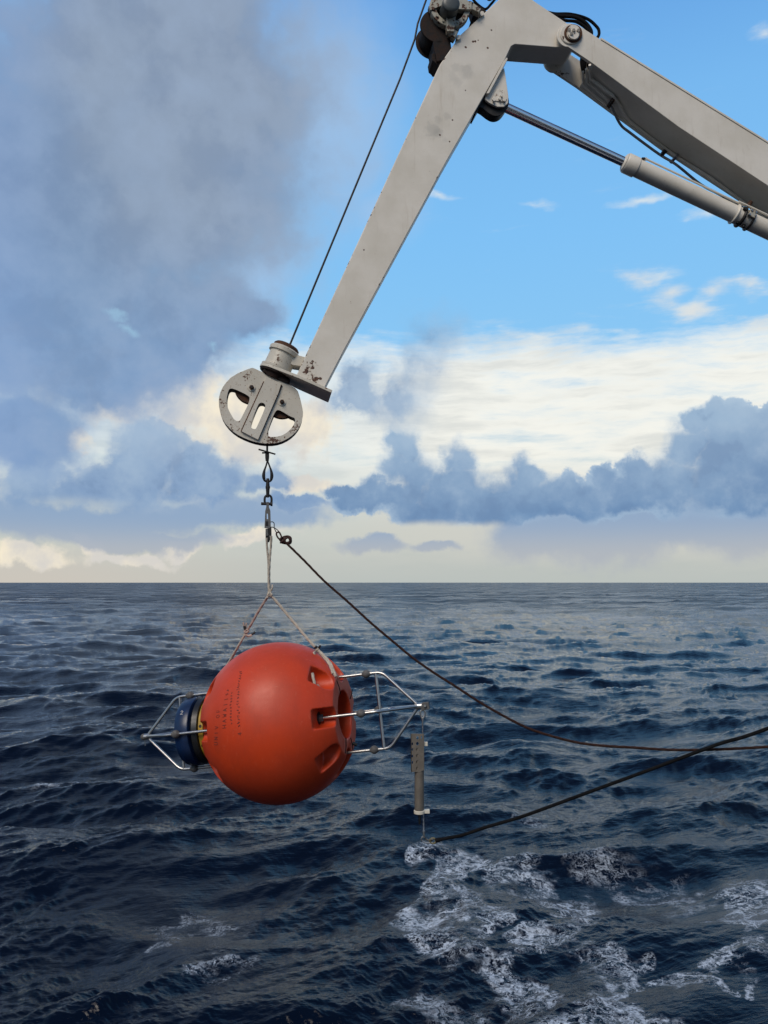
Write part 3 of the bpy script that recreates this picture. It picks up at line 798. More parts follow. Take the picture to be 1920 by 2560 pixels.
for q in ((485, 1185), (535, 1182)):
    u, v = z8(*q)
    one('bolt', ball(CP(u, v, 0.07), 0.006, 10, 6), M_CHROME, winch)
one('hydraulic_hose', tube(smooth_path([CP(*z8(*q), 0.10) for q in ((1170, -60), (1200, 10), (1300, 110), (1440, 190), (1560, 80), (1640, -20))], 8), 0.010, 10), M_RUBBER, winch)
one('hydraulic_hose', tube(smooth_path([CP(*z8(*q), 0.13) for q in ((980, -60), (1050, 40), (1150, 60), (1300, 160), (1420, 230))], 8), 0.010, 10), M_RUBBER, winch)
one('winch_drive', cyl(CP(1224, -8, 0.06), CP(1224, -8, 0.2), 0.030, 20), M_GREYP, winch)
for k in range(9):
    a = R(40 + k * 25)
    p = hc + (E1 * math.cos(a) - E2 * math.sin(a)) * 0.139 - NN * 0.03
    one('bolt', cyl(p, p + NN * 0.016, 0.009, 6), M_WINCH, winch)

# head: swivel tube, foot plate, sheave block
tb = CP(*z3(878, 492), 0.165); tt = CP(*z3(992, 238), 0.165)
ta = (tt - tb).normalized(); TL = (tt - tb).length
tl = ta.cross(NN).normalized()
if tl.dot(E1) < 0: tl = -tl
sw = one('swivel_tube', lathe(tb, ta, [(0, 0.10), (0, 0.121), (0.016, 0.123), (0.020, 0.105), (TL - 0.055, 0.103), (TL - 0.050, 0.117), (TL - 0.022, 0.119), (TL - 0.012, 0.110), (TL - 0.010, 0.10)], 48), M_HEAD, crane)
one('swivel_cap', lathe(tb, ta, [(TL - 0.012, 0.098), (TL + 0.010, 0.100), (TL + 0.022, 0.088), (TL + 0.020, 0.06), (TL + 0.012, 0.02)], 40), M_RUST, sw)
foot2d = [(-0.125 * math.cos(a), 0.125 * math.sin(a)) for a in np.linspace(R(-90), R(90), 17)] + [(0.19, 0.165), (0.448, 0.165), (0.448, -0.165), (0.19, -0.165)]
foot = one('foot_plate', prism([tb + tl * a + NN * b - ta * 0.002 for a, b in foot2d], -ta * 0.022), M_HEAD, crane, bevel=0.003)
one('gusset_plate', prism([CP(*z3(*q), 0.10) for q in ((1080, 300), (1215, 335), (1160, 440), (1095, 430), (1040, 420))], NN * 0.13), M_HEAD, crane, bevel=0.003)
one('grease_collar', lathe(tb - ta * 0.024, -ta, [(0, 0.118), (0.012, 0.116), (0.020, 0.095), (0.05, 0.085), (0.052, 0.03)], 40), M_DRUM, crane)

out_px = [(700, 500), (620, 462), (590, 457), (380, 545), (275, 655), (222, 765), (214, 880), (240, 1010), (300, 1115), (400, 1212), (530, 1278), (660, 1320), (800, 1335), (920, 1318), (1035, 1262), (1122, 1180), (1172, 1085), (1190, 985), (1178, 915), (1152, 800), (1120, 705), (1020, 650), (860, 560)]
outl = chaikin([Vector((*z3(*q),)) for q in out_px], 1)
h1 = chaikin([Vector(z3(*q)) for q in ((345, 688), (318, 740), (303, 830), (318, 920), (360, 1000), (400, 1065), (452, 1075), (475, 1040), (560, 870), (575, 800), (545, 772), (430, 715))], 2)
h2 = chaikin([Vector(z3(*q)) for q in ((690, 856), (745, 866), (757, 910), (655, 1140), (640, 1166), (600, 1160), (574, 1120), (660, 900))], 2)
h3 = chaikin([Vector(z3(*q)) for q in ((868, 950), (915, 940), (1040, 1020), (1095, 1035), (1095, 1085), (1050, 1165), (960, 1235), (870, 1256), (785, 1254), (774, 1200), (795, 1130))], 2)
def L3(loop, off): return [CP(p.x, p.y, off) for p in loop]
cp_front = CP(*z3(700, 900), 0.105)
block = one('sheave_block', plate_holes(L3(outl, 0.105), [L3(h1, 0.105), L3(h2, 0.105), L3(h3, 0.105)], NN * 0.014), M_HEAD, crane)
one('cheek_plate', plate_holes([p + NN * 0.105 for p in L3(outl, 0.105)], [[p + NN * 0.105 for p in L3(h, 0.105)] for h in (h1, h2, h3)], NN * 0.014), M_HEAD, block)
ctr = Vector((0, 0))
for p in outl: ctr += p
ctr /= len(outl)
inn = [p + (ctr - p).normalized() * 4.0 for p in outl]
one('rim_band', plate_holes([p + NN * 0.013 for p in L3(outl, 0.105)], [[p + NN * 0.013 for p in L3(inn, 0.105)]], NN * 0.093), M_DRUM, block)
ch_px = [z3(*q) for q in ((770, 560), (935, 640), (905, 740), (668, 1285), (480, 1190), (740, 620))]
ch2 = [Vector(q) for q in ch_px]
one('spine_channel', plate_holes([CP(p.x, p.y, 0.085) for p in ch2], [L3(h2, 0.085)], NN * 0.021), M_HEAD, block)
for a, b in (((738, 618), (476, 1192)), ((940, 660), (664, 1290))):  # dark strips added along the channel sides to draw shaded groove lines
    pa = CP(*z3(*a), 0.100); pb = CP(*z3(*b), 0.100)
    one('groove_shade_strip', tube(resample([pa, pb], 0.01), lambda t: 0.0065 + 0.0015 * math.sin(t * 160), 6), M_RUST, block)
for q in ((595, 688), (945, 855)):
    u, v = z3(*q)
    p = CP(u, v, 0.105)
    one('sheave_wheel', lathe(CP(u, v, 0.165) - NN * 0.030, NN, [(0, 0.02), (0, 0.126), (0.010, 0.128), (0.030, 0.108), (0.050, 0.128), (0.060, 0.126), (0.060, 0.02)], 48), M_RUST, block)
    one('sheave_washer', cyl(p - NN * 0.006, p + NN * 0.004, 0.029, 28), M_HEAD, block)
    one('sheave_bolt', cyl(p - NN * 0.020, p, 0.018, 6), M_RUST, block)
    one('bolt_tip', cyl(p - NN * 0.030, p - NN * 0.018, 0.010, 12), M_DARK, block)
one('block_neck', prism([CP(*z3(*q), 0.09) for q in ((720, 500), (860, 575), (1010, 640), (1040, 600), (900, 520), (740, 460))], NN * 0.15), M_DRUM, block, bevel=0.006)

# ------------------------------------------------------------------ crane wire
WO = 0.165
wire = thing('crane_wire', CP(668, 1150, WO), 'thin black steel wire running beside the jib from winch to sheave head', 'wire')
wp = [CP(1076, -30, WO), CP(1044, 60, WO), CP(1037, 98, WO), CP(1000, 198, WO), CP(726, 859, WO), CP(712, 885, WO), CP(690, 940, WO), CP(669, 1030, WO), CP(668, 1110, WO), CP(668, 1140, WO)]
one('wire_rope', tube(resample([Vector(p) for p in wp], 0.05), 0.0078, 10), M_WIRE, wire)
def z4(x, y): return 560 + x / 5.396, 1090 + y / 5.396
def H(x, y, off=0.0): return CP(*z4(x, y), WO + off)
sb = one('stop_bar', tube([H(466, 180, -0.02), H(694, 246, -0.02)], 0.0062, 8), M_DARK, wire)
one('stop_wing', tube([H(513, 228), H(600, 226)], 0.006, 8), M_DARK, wire)
one('ferrule', lathe(H(582, 200), H(583, 340) - H(582, 200), [(0, 0.006), (0.012, 0.015), (0.05, 0.015), (0.076, 0.012)], 16), M_DARK, wire)
for s_ in (-1, 1):
    one('wire_eye', tube(smooth_path([H(586, 330), H(590 + s_ * 22, 400), H(590 + s_ * 46, 470), H(590 + s_ * 55, 540), H(590 + s_ * 40, 600), H(590, 622)], 6), lambda t: 0.006 + 0.0065 * math.exp(-((t - 0.6) / 0.22) ** 2), 10), M_WIRE, wire)
# chain connector
con = thing('connecting_link', H(590, 700), 'dark forged coupling link between wire eye and bow shackle', 'link')
one('link_body', tube(smooth_path([H(590, 572), H(590, 640), H(590, 690), H(590, 750), H(590, 830)], 8), lambda t: 0.010 + 0.0045 * math.sin(math.pi * min(1, t * 1.0)) ** 0.8, 14), M_DARK, con)
one('link_pin', cyl(H(560, 692), H(622, 692), 0.010, 12), M_DARK, con)
sh = thing('bow_shackle', H(592, 915), 'black bow shackle with bolt above the release hook', 'shackle')
one('bow', tube(smooth_path([H(556, 920), H(548, 870), H(556, 820), H(594, 796), H(634, 820), H(642, 870), H(634, 920)], 8), 0.0085, 12), M_DARK, sh)
one('bolt', cyl(H(520, 914), H(652, 918), 0.0105, 14), M_DARK, sh)
one('nut', cyl(H(500, 913), H(530, 914), 0.0125, 6), M_DARK, sh)
one('bolt_head', cyl(H(628, 917), H(656, 918), 0.0165, 12), M_DARK, sh)
# release hook
M_HOOK = plain('weathered_alloy', (0.20, 0.19, 0.175), 0.45, 0.7, 0.35, 50, 0.001)
hk = thing('release_hook', H(590, 1250), 'grey slotted quick-release hook holding the rope bridle', 'hook')
ho = [H(*q, -0.012) for q in ((572, 890), (606, 890), (608, 960), (626, 1010), (632, 1235), (606, 1245), (546, 1240), (556, 1010), (570, 955))]
hs = [H(*q, -0.012) for q in ((577, 1045), (592, 1045), (596, 1120), (577, 1122))]
hs2 = [H(*q, -0.012) for q in ((562, 1150), (596, 1150), (596, 1215), (562, 1210))]
one('hook_body', plate_holes(ho, [hs], NN * 0.022), M_HOOK, hk)
one('hook_slot', prism(hs2 and [H(*q, -0.0135) for q in ((562, 1150), (596, 1150), (596, 1215), (562, 1210))], NN * 0.004), M_DARK, hk)
one('hook_jaw', prism([H(*q, -0.014) for q in ((560, 1252), (600, 1245), (640, 1225), (642, 1340), (628, 1380), (610, 1432), (582, 1432), (560, 1380))], NN * 0.028), M_DARK, hk, bevel=0.002)
one('jaw_plate', prism([H(*q, -0.02) for q in ((562, 1256), (590, 1250), (600, 1340), (570, 1350))], NN * 0.006), M_HOOK, hk, bevel=0.001)
one('jaw_plate', prism([H(*q, -0.02) for q in ((606, 1340), (628, 1345), (630, 1375), (612, 1372))], NN * 0.006), M_HOOK, hk, bevel=0.001)

# ------------------------------------------------------------------ buoy
S0 = P(700.5, 1804, 5.9)
RS = 0.568
AX = Vector((math.cos(R(12)) * math.cos(R(8)), -math.sin(R(12)) * math.cos(R(8)), math.sin(R(8))))
AH = Vector((-math.sin(R(12)), -math.cos(R(12)), 0)).normalized()
AH = (AH - AX * AH.dot(AX)).normalized()
AU = AX.cross(AH); 
if AU.z < 0: AU = -AU
ROLL = R(6)
def B(t, r, deg):
    a = R(deg)
    return S0 + AX * t + (AH * math.cos(a) + AU * math.sin(a)) * r
buoy = thing('subsurface_buoy', S0, 'large round orange float with metal frames, slung from the rope bridle', 'buoy')

def make_shell():
    tmp = []
    bm = bmesh.new(); bmesh.ops.create_uvsphere(bm, u_segments=128, v_segments=96, radius=RS)
    me = bpy.data.meshes.new('t'); bm.to_mesh(me); bm.free()
    o = bpy.data.objects.new('t', me); COL.objects.link(o); tmp.append(o)
    cut = M()
    def loc(t, r, deg): return B(t, r, deg) - S0
    for sgn in (1, -1):
        # flat end
        c = AX * sgn * 0.490
        cut.add(lathe(c, AX * sgn, [(0, 0.5), (0.3, 0.5)], 24))
        # bore
        cut.add(lathe(AX * sgn * 0.05, AX * sgn, [(0, 0.168), (0.6, 0.168)], 64))
        for k in range(8):
            deg = math.degrees(ROLL) + k * 45
            rod = k % 2 == 0
            rc, w, t0 = (0.296, 0.064, 0.375) if rod else (0.360, 0.072, 0.352)
            prof = [(rc - w * math.cos(a), w * math.sin(a)) for a in np.linspace(R(-90), R(90), 15)] + [(0.75, w), (0.75, -w)]
            er = AH * math.cos(R(deg)) + AU * math.sin(R(deg)); et = AX.cross(er)
            poly = [AX * sgn * t0 + er * a + et * b for a, b in prof]
            cut.add(prism(poly, AX * sgn * 0.4))
    cm = bpy.data.meshes.new('c'); cm.from_pydata([tuple(v) for v in cut.v], [], cut.f)
    bm = bmesh.new(); bm.from_mesh(cm); bmesh.ops.recalc_face_normals(bm, faces=bm.faces); bm.to_mesh(cm); bm.free()
    co = bpy.data.objects.new('c', cm); COL.objects.link(co)
    md = o.modifiers.new('b', 'BOOLEAN'); md.operation = 'DIFFERENCE'; md.object = co; md.solver = 'EXACT'; md.use_self = True
    rm = o.modifiers.new('r', 'REMESH'); rm.mode = 'VOXEL'; rm.voxel_size = 0.0065
    sm = o.modifiers.new('s', 'SMOOTH'); sm.factor = 0.5; sm.iterations = 6
    bpy.context.view_layer.update()
    dg = bpy.context.evaluated_depsgraph_get()
    res = bpy.data.meshes.new_from_object(o.evaluated_get(dg))
    for x in (o, co): bpy.data.objects.remove(x)
    return res
m_or, N, b_ = newmat('orange_plastic')
g = N.new('ShaderNodeNewGeometry').outputs['Position']
nz = N.noise(g, 5, 6, 0.6)
c_ = N.mix(N.sm(nz, 0.3, 0.7), (0.53, 0.046, 0.008, 1), (0.45, 0.038, 0.007, 1))
sc_ = N.noise(N.vm('MULTIPLY', g, (60, 60, 8)), 1.0, 4, 0.7)
c_ = N.mix(N.sm(sc_, 0.56, 0.75, 0, 0.22), c_, (0.60, 0.15, 0.08, 1))
dn = N.noise(N.vm('MULTIPLY', g, (6, 6, 1.5)), 1.0, 6, 0.7)
c_ = N.mix(N.sm(dn, 0.50, 0.72, 0, 0.35), c_, (0.30, 0.035, 0.010, 1))
c_ = N.mix(N.sm(N.noise(N.vm('MULTIPLY', g, (22, 22, 90)), 1.0, 3, 0.6), 0.68, 0.74, 0, 0.25), c_, (0.62, 0.22, 0.13, 1))
c_ = N.mix(N.sm(N.noise(g, 55, 3, 0.7), 0.70, 0.78, 0, 0.5), c_, (0.20, 0.03, 0.015, 1))
N.put(b_.inputs['Base Color'], c_)
N.put(b_.inputs['Roughness'], N.sm(nz, 0.3, 0.7, 0.42, 0.55))
b_.inputs['Specular IOR Level'].default_value = 0.45
bp = N.new('ShaderNodeBump'); bp.inputs['Distance'].default_value = 0.0012; bp.inputs['Strength'].default_value = 0.5
N.put(bp.inputs['Height'], N.noise(g, 120, 3, 0.6)); N.put(b_.inputs['Normal'], bp.outputs[0])
shell_me = make_shell()
shell_me.name = 'float_shell'
shell_me.materials.clear(); shell_me.materials.append(m_or)
shell_me.polygons.foreach_set('use_smooth', [True] * len(shell_me.polygons))
shell_me.set_sharp_from_angle(angle=R(60))
shell = bpy.data.objects.new('float_shell', shell_me); COL.objects.link(shell); shell.parent = buoy
OFF[shell.name] = Vector(S0)

# hand lettering on the float
M_INK = plain('faded_marker', (0.12, 0.022, 0.014), 0.7, 0, 0.2, 60, 0)
def sph_hit(u, v):
    d = ray(u, v).normalized(); oc = CAM - S0
    b2 = d.dot(oc); disc = b2 * b2 - (oc.length_squared - RS * RS)
    if disc < 0: return None
    return CAM + d * (-b2 - math.sqrt(disc))
def tphi(u, v):
    q = sph_hit(u, v) - S0
    return q.dot(AX), math.atan2(q.dot(AU), q.dot(AH))
GL = {'U': [[(0, 1), (0, .15), (.3, 0), (.6, .15), (.6, 1)]], 'N': [[(0, 0), (0, 1), (.6, 0), (.6, 1)]], 'I': [[(.3, 0), (.3, 1)]], 'V': [[(0, 1), (.3, 0), (.6, 1)]],
      'O': [[(.3, 0), (0, .3), (0, .7), (.3, 1), (.6, .7), (.6, .3), (.3, 0)]], 'F': [[(0, 0), (0, 1), (.6, 1)], [(0, .5), (.45, .5)]], '.': [[(.25, 0), (.3, .08)]],
      'H': [[(0, 0), (0, 1)], [(.6, 0), (.6, 1)], [(0, .5), (.6, .5)]], 'A': [[(0, 0), (.3, 1), (.6, 0)], [(.12, .4), (.48, .4)]], 'W': [[(0, 1), (.15, 0), (.3, .7), (.45, 0), (.6, 1)]],
      '4': [[(.45, 0), (.45, 1), (0, .35), (.65, .35)]], ' ': []}
def squiggle(rs):
    return [[(rs.uniform(0, .15), rs.uniform(0, .9)), (rs.uniform(.1, .5), rs.uniform(0, 1)), (rs.uniform(.2, .6), rs.uniform(0, .8))],
            [(rs.uniform(0, .5), rs.uniform(.1, .4)), (rs.uniform(.3, .6), rs.uniform(.3, .8))]]
def letter_line(text, pb, pt, size, pitch_m, wid):
    t0, f0 = tphi(*pb); t1, f1 = tphi(*pt)
    ln = abs(f1 - f0) * RS
    rs = random.Random(5 + len(text))
    s_ = 0.0
    for chh in text:
        mm = M()
        strokes = squiggle(rs) if chh == '~' else GL[chh]
        for st_ in strokes:
            pts = []
            for x_, y_ in st_:
                k = (s_ + x_ * size) / ln
                t = t0 + (t1 - t0) * k - (y_ - 0.5) * size * 1.0; ph = f0 + (f1 - f0) * k
                rr = math.sqrt(RS * RS - t * t) - 0.0012
                pts.append(S0 + AX * t + (AH * math.cos(ph) + AU * math.sin(ph)) * rr)
            pts = resample([Vector(p) for p in pts], 0.01)
            pts = [S0 + (p - S0).normalized() * (RS - 0.0004) for p in pts]
            mm.add(tube(pts, wid, 6))
        if mm.v: mm.build('letter', M_INK, shell)
        s_ += pitch_m if chh != '~' else pitch_m * 0.8
letter_line('UNIV OF', (540, 1862), (549, 1765), 0.032, 0.040, 0.0021)
letter_line('HAWAII~~', (561, 1820), (566, 1745), 0.032, 0.038, 0.0023)
letter_line('. ~~~~~~~~~~~', (580, 1830), (578, 1745), 0.024, 0.026, 0.0021)
letter_line('4 ~~~~~~~~~~~~~~~~~~~~', (600, 1838), (603, 1675), 0.028, 0.026, 0.0022)

# frames
M_ROD = plain('stainless_rod', (0.55, 0.53, 0.50), 0.32, 1.0, 0.12, 12, 0.0002)
M_BALL = plain('grey_zinc_anode', (0.13, 0.125, 0.12), 0.7, 0.2, 0.3, 40, 0.003)
RR = 0.262
rd = math.degrees(ROLL)
TIP = B(1.045, 0.0, 0)
TIPL = B(-1.075, 0.0, 0)
def rounded(pts, n=6, k=0.045):
    out = [Vector(pts[0])]
    for i in range(1, len(pts) - 1):
        a, b, c = map(Vector, pts[i - 1:i + 2])
        p = b + (a - b).normalized() * k; q = b + (c - b).normalized() * k
        for j in range(n + 1):
            t = j / n
            out.append(p * (1 - t) ** 2 + b * 2 * t * (1 - t) + q * t * t)
    out.append(Vector(pts[-1])); return out
for sgn, tip, te, tb_, tball, tst in ((1, TIP, 0.33, 0.79, 0.675, 0.745), (-1, TIPL, 0.33, 0.80, 0.69, 0.775)):
    fr_ = one('lifting_frame', cyl(tip - AX * sgn * 0.045, tip + AX * sgn * 0.012, 0.022, 16), M_ROD, buoy)
    for k in range(4):
        deg = rd + 90 * k
        te_ = te
        pts = rounded([B(sgn * te_, RR, deg), B(sgn * tb_, RR, deg), tip - AX * sgn * 0.03 + (B(0, 0.014, deg) - B(0, 0, deg))])
        one('frame_rod', tube(pts, 0.0105, 14), M_ROD, fr_)
        jb = B(sgn * tball, RR, deg)
        mm = M(); mm.add(ball(jb, 0.029, 18, 10)); mm.add(cyl(jb - AX * 0.030, jb + AX * 0.030, 0.016, 14))
        mm.build('rod_clamp', M_BALL, fr_)
        e_ = B(sgn * 0.375, RR, deg)
        one('rod_nut', cyl(e_, e_ + AX * sgn * 0.03, 0.026, 6), M_BALL, fr_)
        one('rod_washer', cyl(e_ - AX * sgn * 0.004, e_ + AX * sgn * 0.006, 0.042, 24), M_DARK, fr_)
    for k in (0, 1):
        if sgn == 1 or k == 1:
            one('cross_strut', tube([B(sgn * tst, RR, rd + 90 * k), B(sgn * tst, RR, rd + 90 * k + 180)], 0.0105, 14), M_ROD, fr_)
    if sgn == 1:
        one('tip_eye', box(tip + AX * 0.03 - AU * 0.004, AX * 0.026, AU * 0.026, AH * 0.014), M_BALL, fr_, bevel=0.006)
        one('tip_bolt', cyl(tip + AX * 0.03 + AH * 0.03, tip + AX * 0.03 - AH * 0.03, 0.010, 6), M_ROD, fr_)
    else:
        one('tip_eye', ball(tip - AX * 0.01, 0.024, 14, 8), M_BALL, fr_)
        one('tip_pin', tube([tip - Vector((0, 0, 0.015)), tip - Vector((-0.004, 0, 0.065))], 0.004, 8), M_ROD, fr_)
# small black straps clamping the rim of the open end
for deg in (62, -58, -100, 150):
    one('rim_strap', tube([B(0.500, 0.175, deg), B(0.503, 0.23, deg), B(0.499, 0.285, deg)], 0.0035, 6), M_RUBBER, buoy)
one('shackle_lug', cyl(B(0.50, 0.22, -105), B(0.53, 0.24, -105), 0.012, 8), M_DARK, buoy)

# current profiler in the left end
M_NAVY = plain('navy_housing', (0.006, 0.022, 0.075), 0.32, 0, 0.35, 14, 0.0006)
M_BLK = plain('black_plastic', (0.008, 0.009, 0.011), 0.4, 0, 0.3, 30, 0.0006)
M_YEL = plain('yellow_collar', (0.42, 0.26, 0.02), 0.5, 0, 0.3, 18, 0.001)
prof = thing('current_profiler', B(-0.55, 0, 0), 'navy blue and yellow sensor head set in the left end of the orange float', 'sensor')
one('yellow_collar', lathe(S0, -AX, [(0.10, 0.10), (0.10, 0.158), (0.49, 0.158), (0.499, 0.205), (0.502, 0.222), (0.536, 0.222), (0.541, 0.214), (0.541, 0.1)], 64), M_YEL, prof)
for k in range(10):
    p = B(-0.520, 0.2215, 15 + 36 * k); er = (p - B(-0.520, 0, 0)).normalized()
    one('collar_recess', cyl(p - er * 0.01, p + er * 0.002, 0.011, 14), M_DARK, prof)
one('housing_neck', lathe(S0, -AX, [(0.539, 0.14), (0.539, 0.214), (0.545, 0.236), (0.582, 0.242), (0.592, 0.232), (0.594, 0.20), (0.612, 0.195), (0.615, 0.1)], 64), M_BLK, prof)
one('transducer_head', lathe(S0, -AX, [(0.606, 0.12), (0.606, 0.225), (0.612, 0.242), (0.622, 0.247), (0.695, 0.242), (0.716, 0.232), (0.722, 0.215), (0.722, 0.05)], 72), M_NAVY, prof)
for k in range(4):
    p = B(-0.720, 0.12, 45 + 90 * k)
    one('transducer_face', cyl(p, p - AX * 0.010, 0.075, 32), M_BLK, prof)
M_WH = plain('white_print', (0.7, 0.7, 0.68), 0.5, 0, 0.1, 20, 0)
def head_num(strokes, deg):
    mm = M()
    for st_ in strokes:
        pts = []
        for x_, y_ in st_:
            ph = deg + (y_ - 0.5) * 7; t = -0.665 + (x_ - 0.5) * 0.022
            pts.append(B(t, 0.2455, ph))
        mm.add(tube(resample([Vector(p) for p in pts], 0.01), 0.0018, 6))
    return mm.build('beam_number', M_WH, prof)
head_num([[(0, .8), (.4, 1), (.9, .75), (.1, 0), (1, 0)]], 42)
head_num([[(.2, .7), (.5, 1), (.5, 0)]], -62)

# ------------------------------------------------------------------ rope bridle
M_ROPE = plain('white_rope', (0.50, 0.44, 0.36), 0.85, 0, 0.3, 90, 0.002)
M_ROPEP = plain('pinkish_rope', (0.46, 0.34, 0.29), 0.85, 0, 0.3, 60, 0.002)
M_TAPE = plain('black_tape', (0.015, 0.014, 0.014), 0.5, 0, 0.2, 30, 0)
YB = 5.9
rope = thing('rope_bridle', P(673, 1482, YB), 'off-white two-legged rope bridle knotted above the orange float', 'rope')
def zb(x, y): return 540 + x / 4.608, 1460 + y / 4.608
def tangent_path(pl): return smooth_path([P(u, v, y) for u, v, y in pl], 8)
one('rope_strand', tube(tangent_path([(666.5, 1345, YB - .02), (667.5, 1365, YB - .01), (671, 1405, YB), (671.5, 1440, YB), (672, 1482, YB)]), 0.0085, 9, lay=3, pitch=0.05), M_ROPE, rope)
one('rope_strand', tube(tangent_path([(678.5, 1340, YB - .02), (677.3, 1362, YB - .01), (674, 1405, YB), (673, 1440, YB + .01), (674, 1482, YB)]), 0.0085, 9, lay=3, pitch=0.05), M_ROPE, rope)
one('rope_leg', tube(tangent_path([(674, 1484, YB), (648, 1525, YB + .05), (627, 1562, YB + .10), (616, 1579, YB + .14), (592, 1622, YB + .2), (575, 1652, YB + .24), (552, 1690, YB + .28), (532, 1728, YB + .30)]), 0.0095, 9, lay=3, pitch=0.06), M_ROPEP, rope)
one('rope_leg', tube(tangent_path([(617, 1580, YB + .12), (588, 1627, YB + .2), (572, 1655, YB + .24), (549, 1692, YB + .28)]), 0.0075, 9, lay=3, pitch=0.05), M_ROPE, rope)
one('rope_leg', tube(tangent_path([(676, 1486, YB), (700, 1514, YB), (735, 1556, YB - .02), (765, 1592, YB - .05), (792, 1622, YB - .08), (812, 1642, YB - .12), (827, 1661, YB - .17), (834, 1678, YB - .20), (840, 1692, YB - .22)]), 0.0105, 9, lay=3, pitch=0.06), M_ROPE, rope)
one('rope_leg', tube(tangent_path([(795, 1627, YB - .08), (814, 1648, YB - .13), (825, 1664, YB - .18), (832, 1684, YB - .215)]), 0.0085, 9, lay=3, pitch=0.05), M_ROPE, rope)
def knot(c, r, n, tube_r, mat, parent, seed, name='knot'):
    rs = random.Random(seed); mm = M()
    for k in range(n):
        nv = Vector((rs.uniform(-1, 1), rs.uniform(-1, 1), rs.uniform(-.6, .6))).normalized()
        x, y = frame_of(nv)
        cc = Vector(c) + Vector((rs.uniform(-1, 1), rs.uniform(-1, 1), rs.uniform(-1.6, 1.6))) * r * 0.35
        mm.add(tube([cc + (x * math.cos(a) + y * math.sin(a) * 0.75) * r * rs.uniform(0.85, 1.1) for a in np.linspace(0, 2 * math.pi, 15)[:-1]], tube_r, 8, True))
    return mm.build(name, mat, parent)
knot(P(674, 1484, YB), 0.015, 6, 0.0075, M_ROPE, rope, 3)
for a, b_2 in (((676, 1480), (681, 1462)), ((670, 1488), (664, 1497))):
    one('rope_tail', tube(smooth_path([P(*a, YB), P((a[0] + b_2[0]) / 2 + 2, (a[1] + b_2[1]) / 2, YB - .01), P(*b_2, YB)], 6), 0.006, 8, lay=3, pitch=0.04), M_ROPE, rope)
knot(P(616, 1578, YB + .13), 0.013, 4, 0.0065, M_ROPEP, rope, 8)
one('rope_tail', tube(smooth_path([P(614, 1577, YB + .13), P(612, 1569, YB + .13), P(608, 1556, YB + .13)], 5), 0.007, 8, lay=3, pitch=0.04), M_ROPEP, rope)
one('rope_tail', tube(smooth_path([P(616, 1576, YB + .13), P(615, 1566, YB + .14), P(616, 1557, YB + .14)], 5), 0.006, 8, lay=3, pitch=0.04), M_ROPEP, rope)
one('tape_wrap', cyl(P(612.5, 1573, YB + .12), P(611, 1565, YB + .12), 0.010, 10), M_TAPE, rope)
one('rope_tail', tube(smooth_path([P(614, 1586, YB + .13), P(622, 1590, YB + .13), P(630, 1587, YB + .13)], 5), 0.010, 8, lay=3, pitch=0.05), M_ROPEP, rope)
one('tape_wrap', cyl(P(630, 1586, YB + .13), P(638, 1580, YB + .13), 0.008, 10), M_TAPE, rope)
knot(P(795, 1624, YB - .08), 0.012, 4, 0.006, M_ROPE, rope, 12)
one('tape_wrap', cyl(P(787, 1620, YB - .09), P(792, 1616, YB - .10), 0.008, 10), M_TAPE, rope)
one('tape_wrap', cyl(P(797, 1620, YB - .09), P(801, 1614, YB - .10), 0.008, 10), M_TAPE, rope)
one('rope_tail', tube(smooth_path([P(790, 1628, YB - .08), P(784, 1632, YB - .12), P(788, 1636, YB - .12)], 5), 0.006, 8, lay=3, pitch=0.04), M_ROPE, rope)
# the turn of rope showing inside the upper pocket
one('rope_turn', tube(smooth_path([B(0.372, 0.43, rd + 45), B(0.385, 0.40, rd + 37), B(0.385, 0.37, rd + 33), B(0.40, 0.34, rd + 36), B(0.375, 0.31, rd + 45)], 6), 0.010, 9, lay=3, pitch=0.05), M_ROPE, rope)

# ------------------------------------------------------------------ trip line and tag line
M_TAG = plain('brown_line', (0.032, 0.013, 0.009), 0.85, 0, 0.35, 70, 0.001, 0.2)
M_REDBK = plain('dark_red_cord', (0.050, 0.018, 0.014), 0.8, 0, 0.4, 60, 0.001)
tag = thing('tag_line', P(715, 1357, YB), 'long brown line sagging from the release hook across the frame to the right', 'rope')
one('trip_wire', tube(smooth_path([H(628, 1160, -.02), H(655, 1158, -.02), H(676, 1180, -.02), H(678, 1235, -.02), H(700, 1290, -.02), H(720, 1305, -.02), H(738, 1288, -.02), H(700, 1252, -.02), H(660, 1232, -.02), H(632, 1228, -.02)], 6), 0.0032, 8), M_WIRE, tag)
one('swivel_snap', tube(smooth_path([H(722, 1300, -.02), H(706, 1318, -.02), H(720, 1360, -.02), H(752, 1395, -.02), H(775, 1385, -.02), H(770, 1345, -.02), H(745, 1300, -.02)], 6, True), 0.0062, 10, True), M_REDBK, tag)
def Hh(x, y, o=-0.02): return H(x, y, o)
knot(Hh(785, 1405), 0.020, 5, 0.0065, M_REDBK, tag, 21)
one('rope_coil', tube(smooth_path([Hh(780, 1400), Hh(800, 1365), Hh(850, 1352), Hh(895, 1368), Hh(905, 1400), Hh(895, 1445), Hh(850, 1455), Hh(810, 1440)], 6), 0.0075, 9, lay=3, pitch=0.05), M_REDBK, tag)
one('rope_coil', tube(smooth_path([Hh(790, 1430, -.03), Hh(830, 1385, -.03), Hh(870, 1370, -.03), Hh(890, 1400, -.03), Hh(880, 1430, -.03), Hh(840, 1445, -.03)], 6), 0.0085, 9, lay=3, pitch=0.05), M_REDBK, tag)
one('rope_coil', tube(smooth_path([Hh(770, 1395, -.01), Hh(775, 1435, -.01), Hh(820, 1450, -.01), Hh(870, 1440, -.01), Hh(893, 1452, -.01)], 6), 0.007, 9, lay=3, pitch=0.05), M_REDBK, tag)
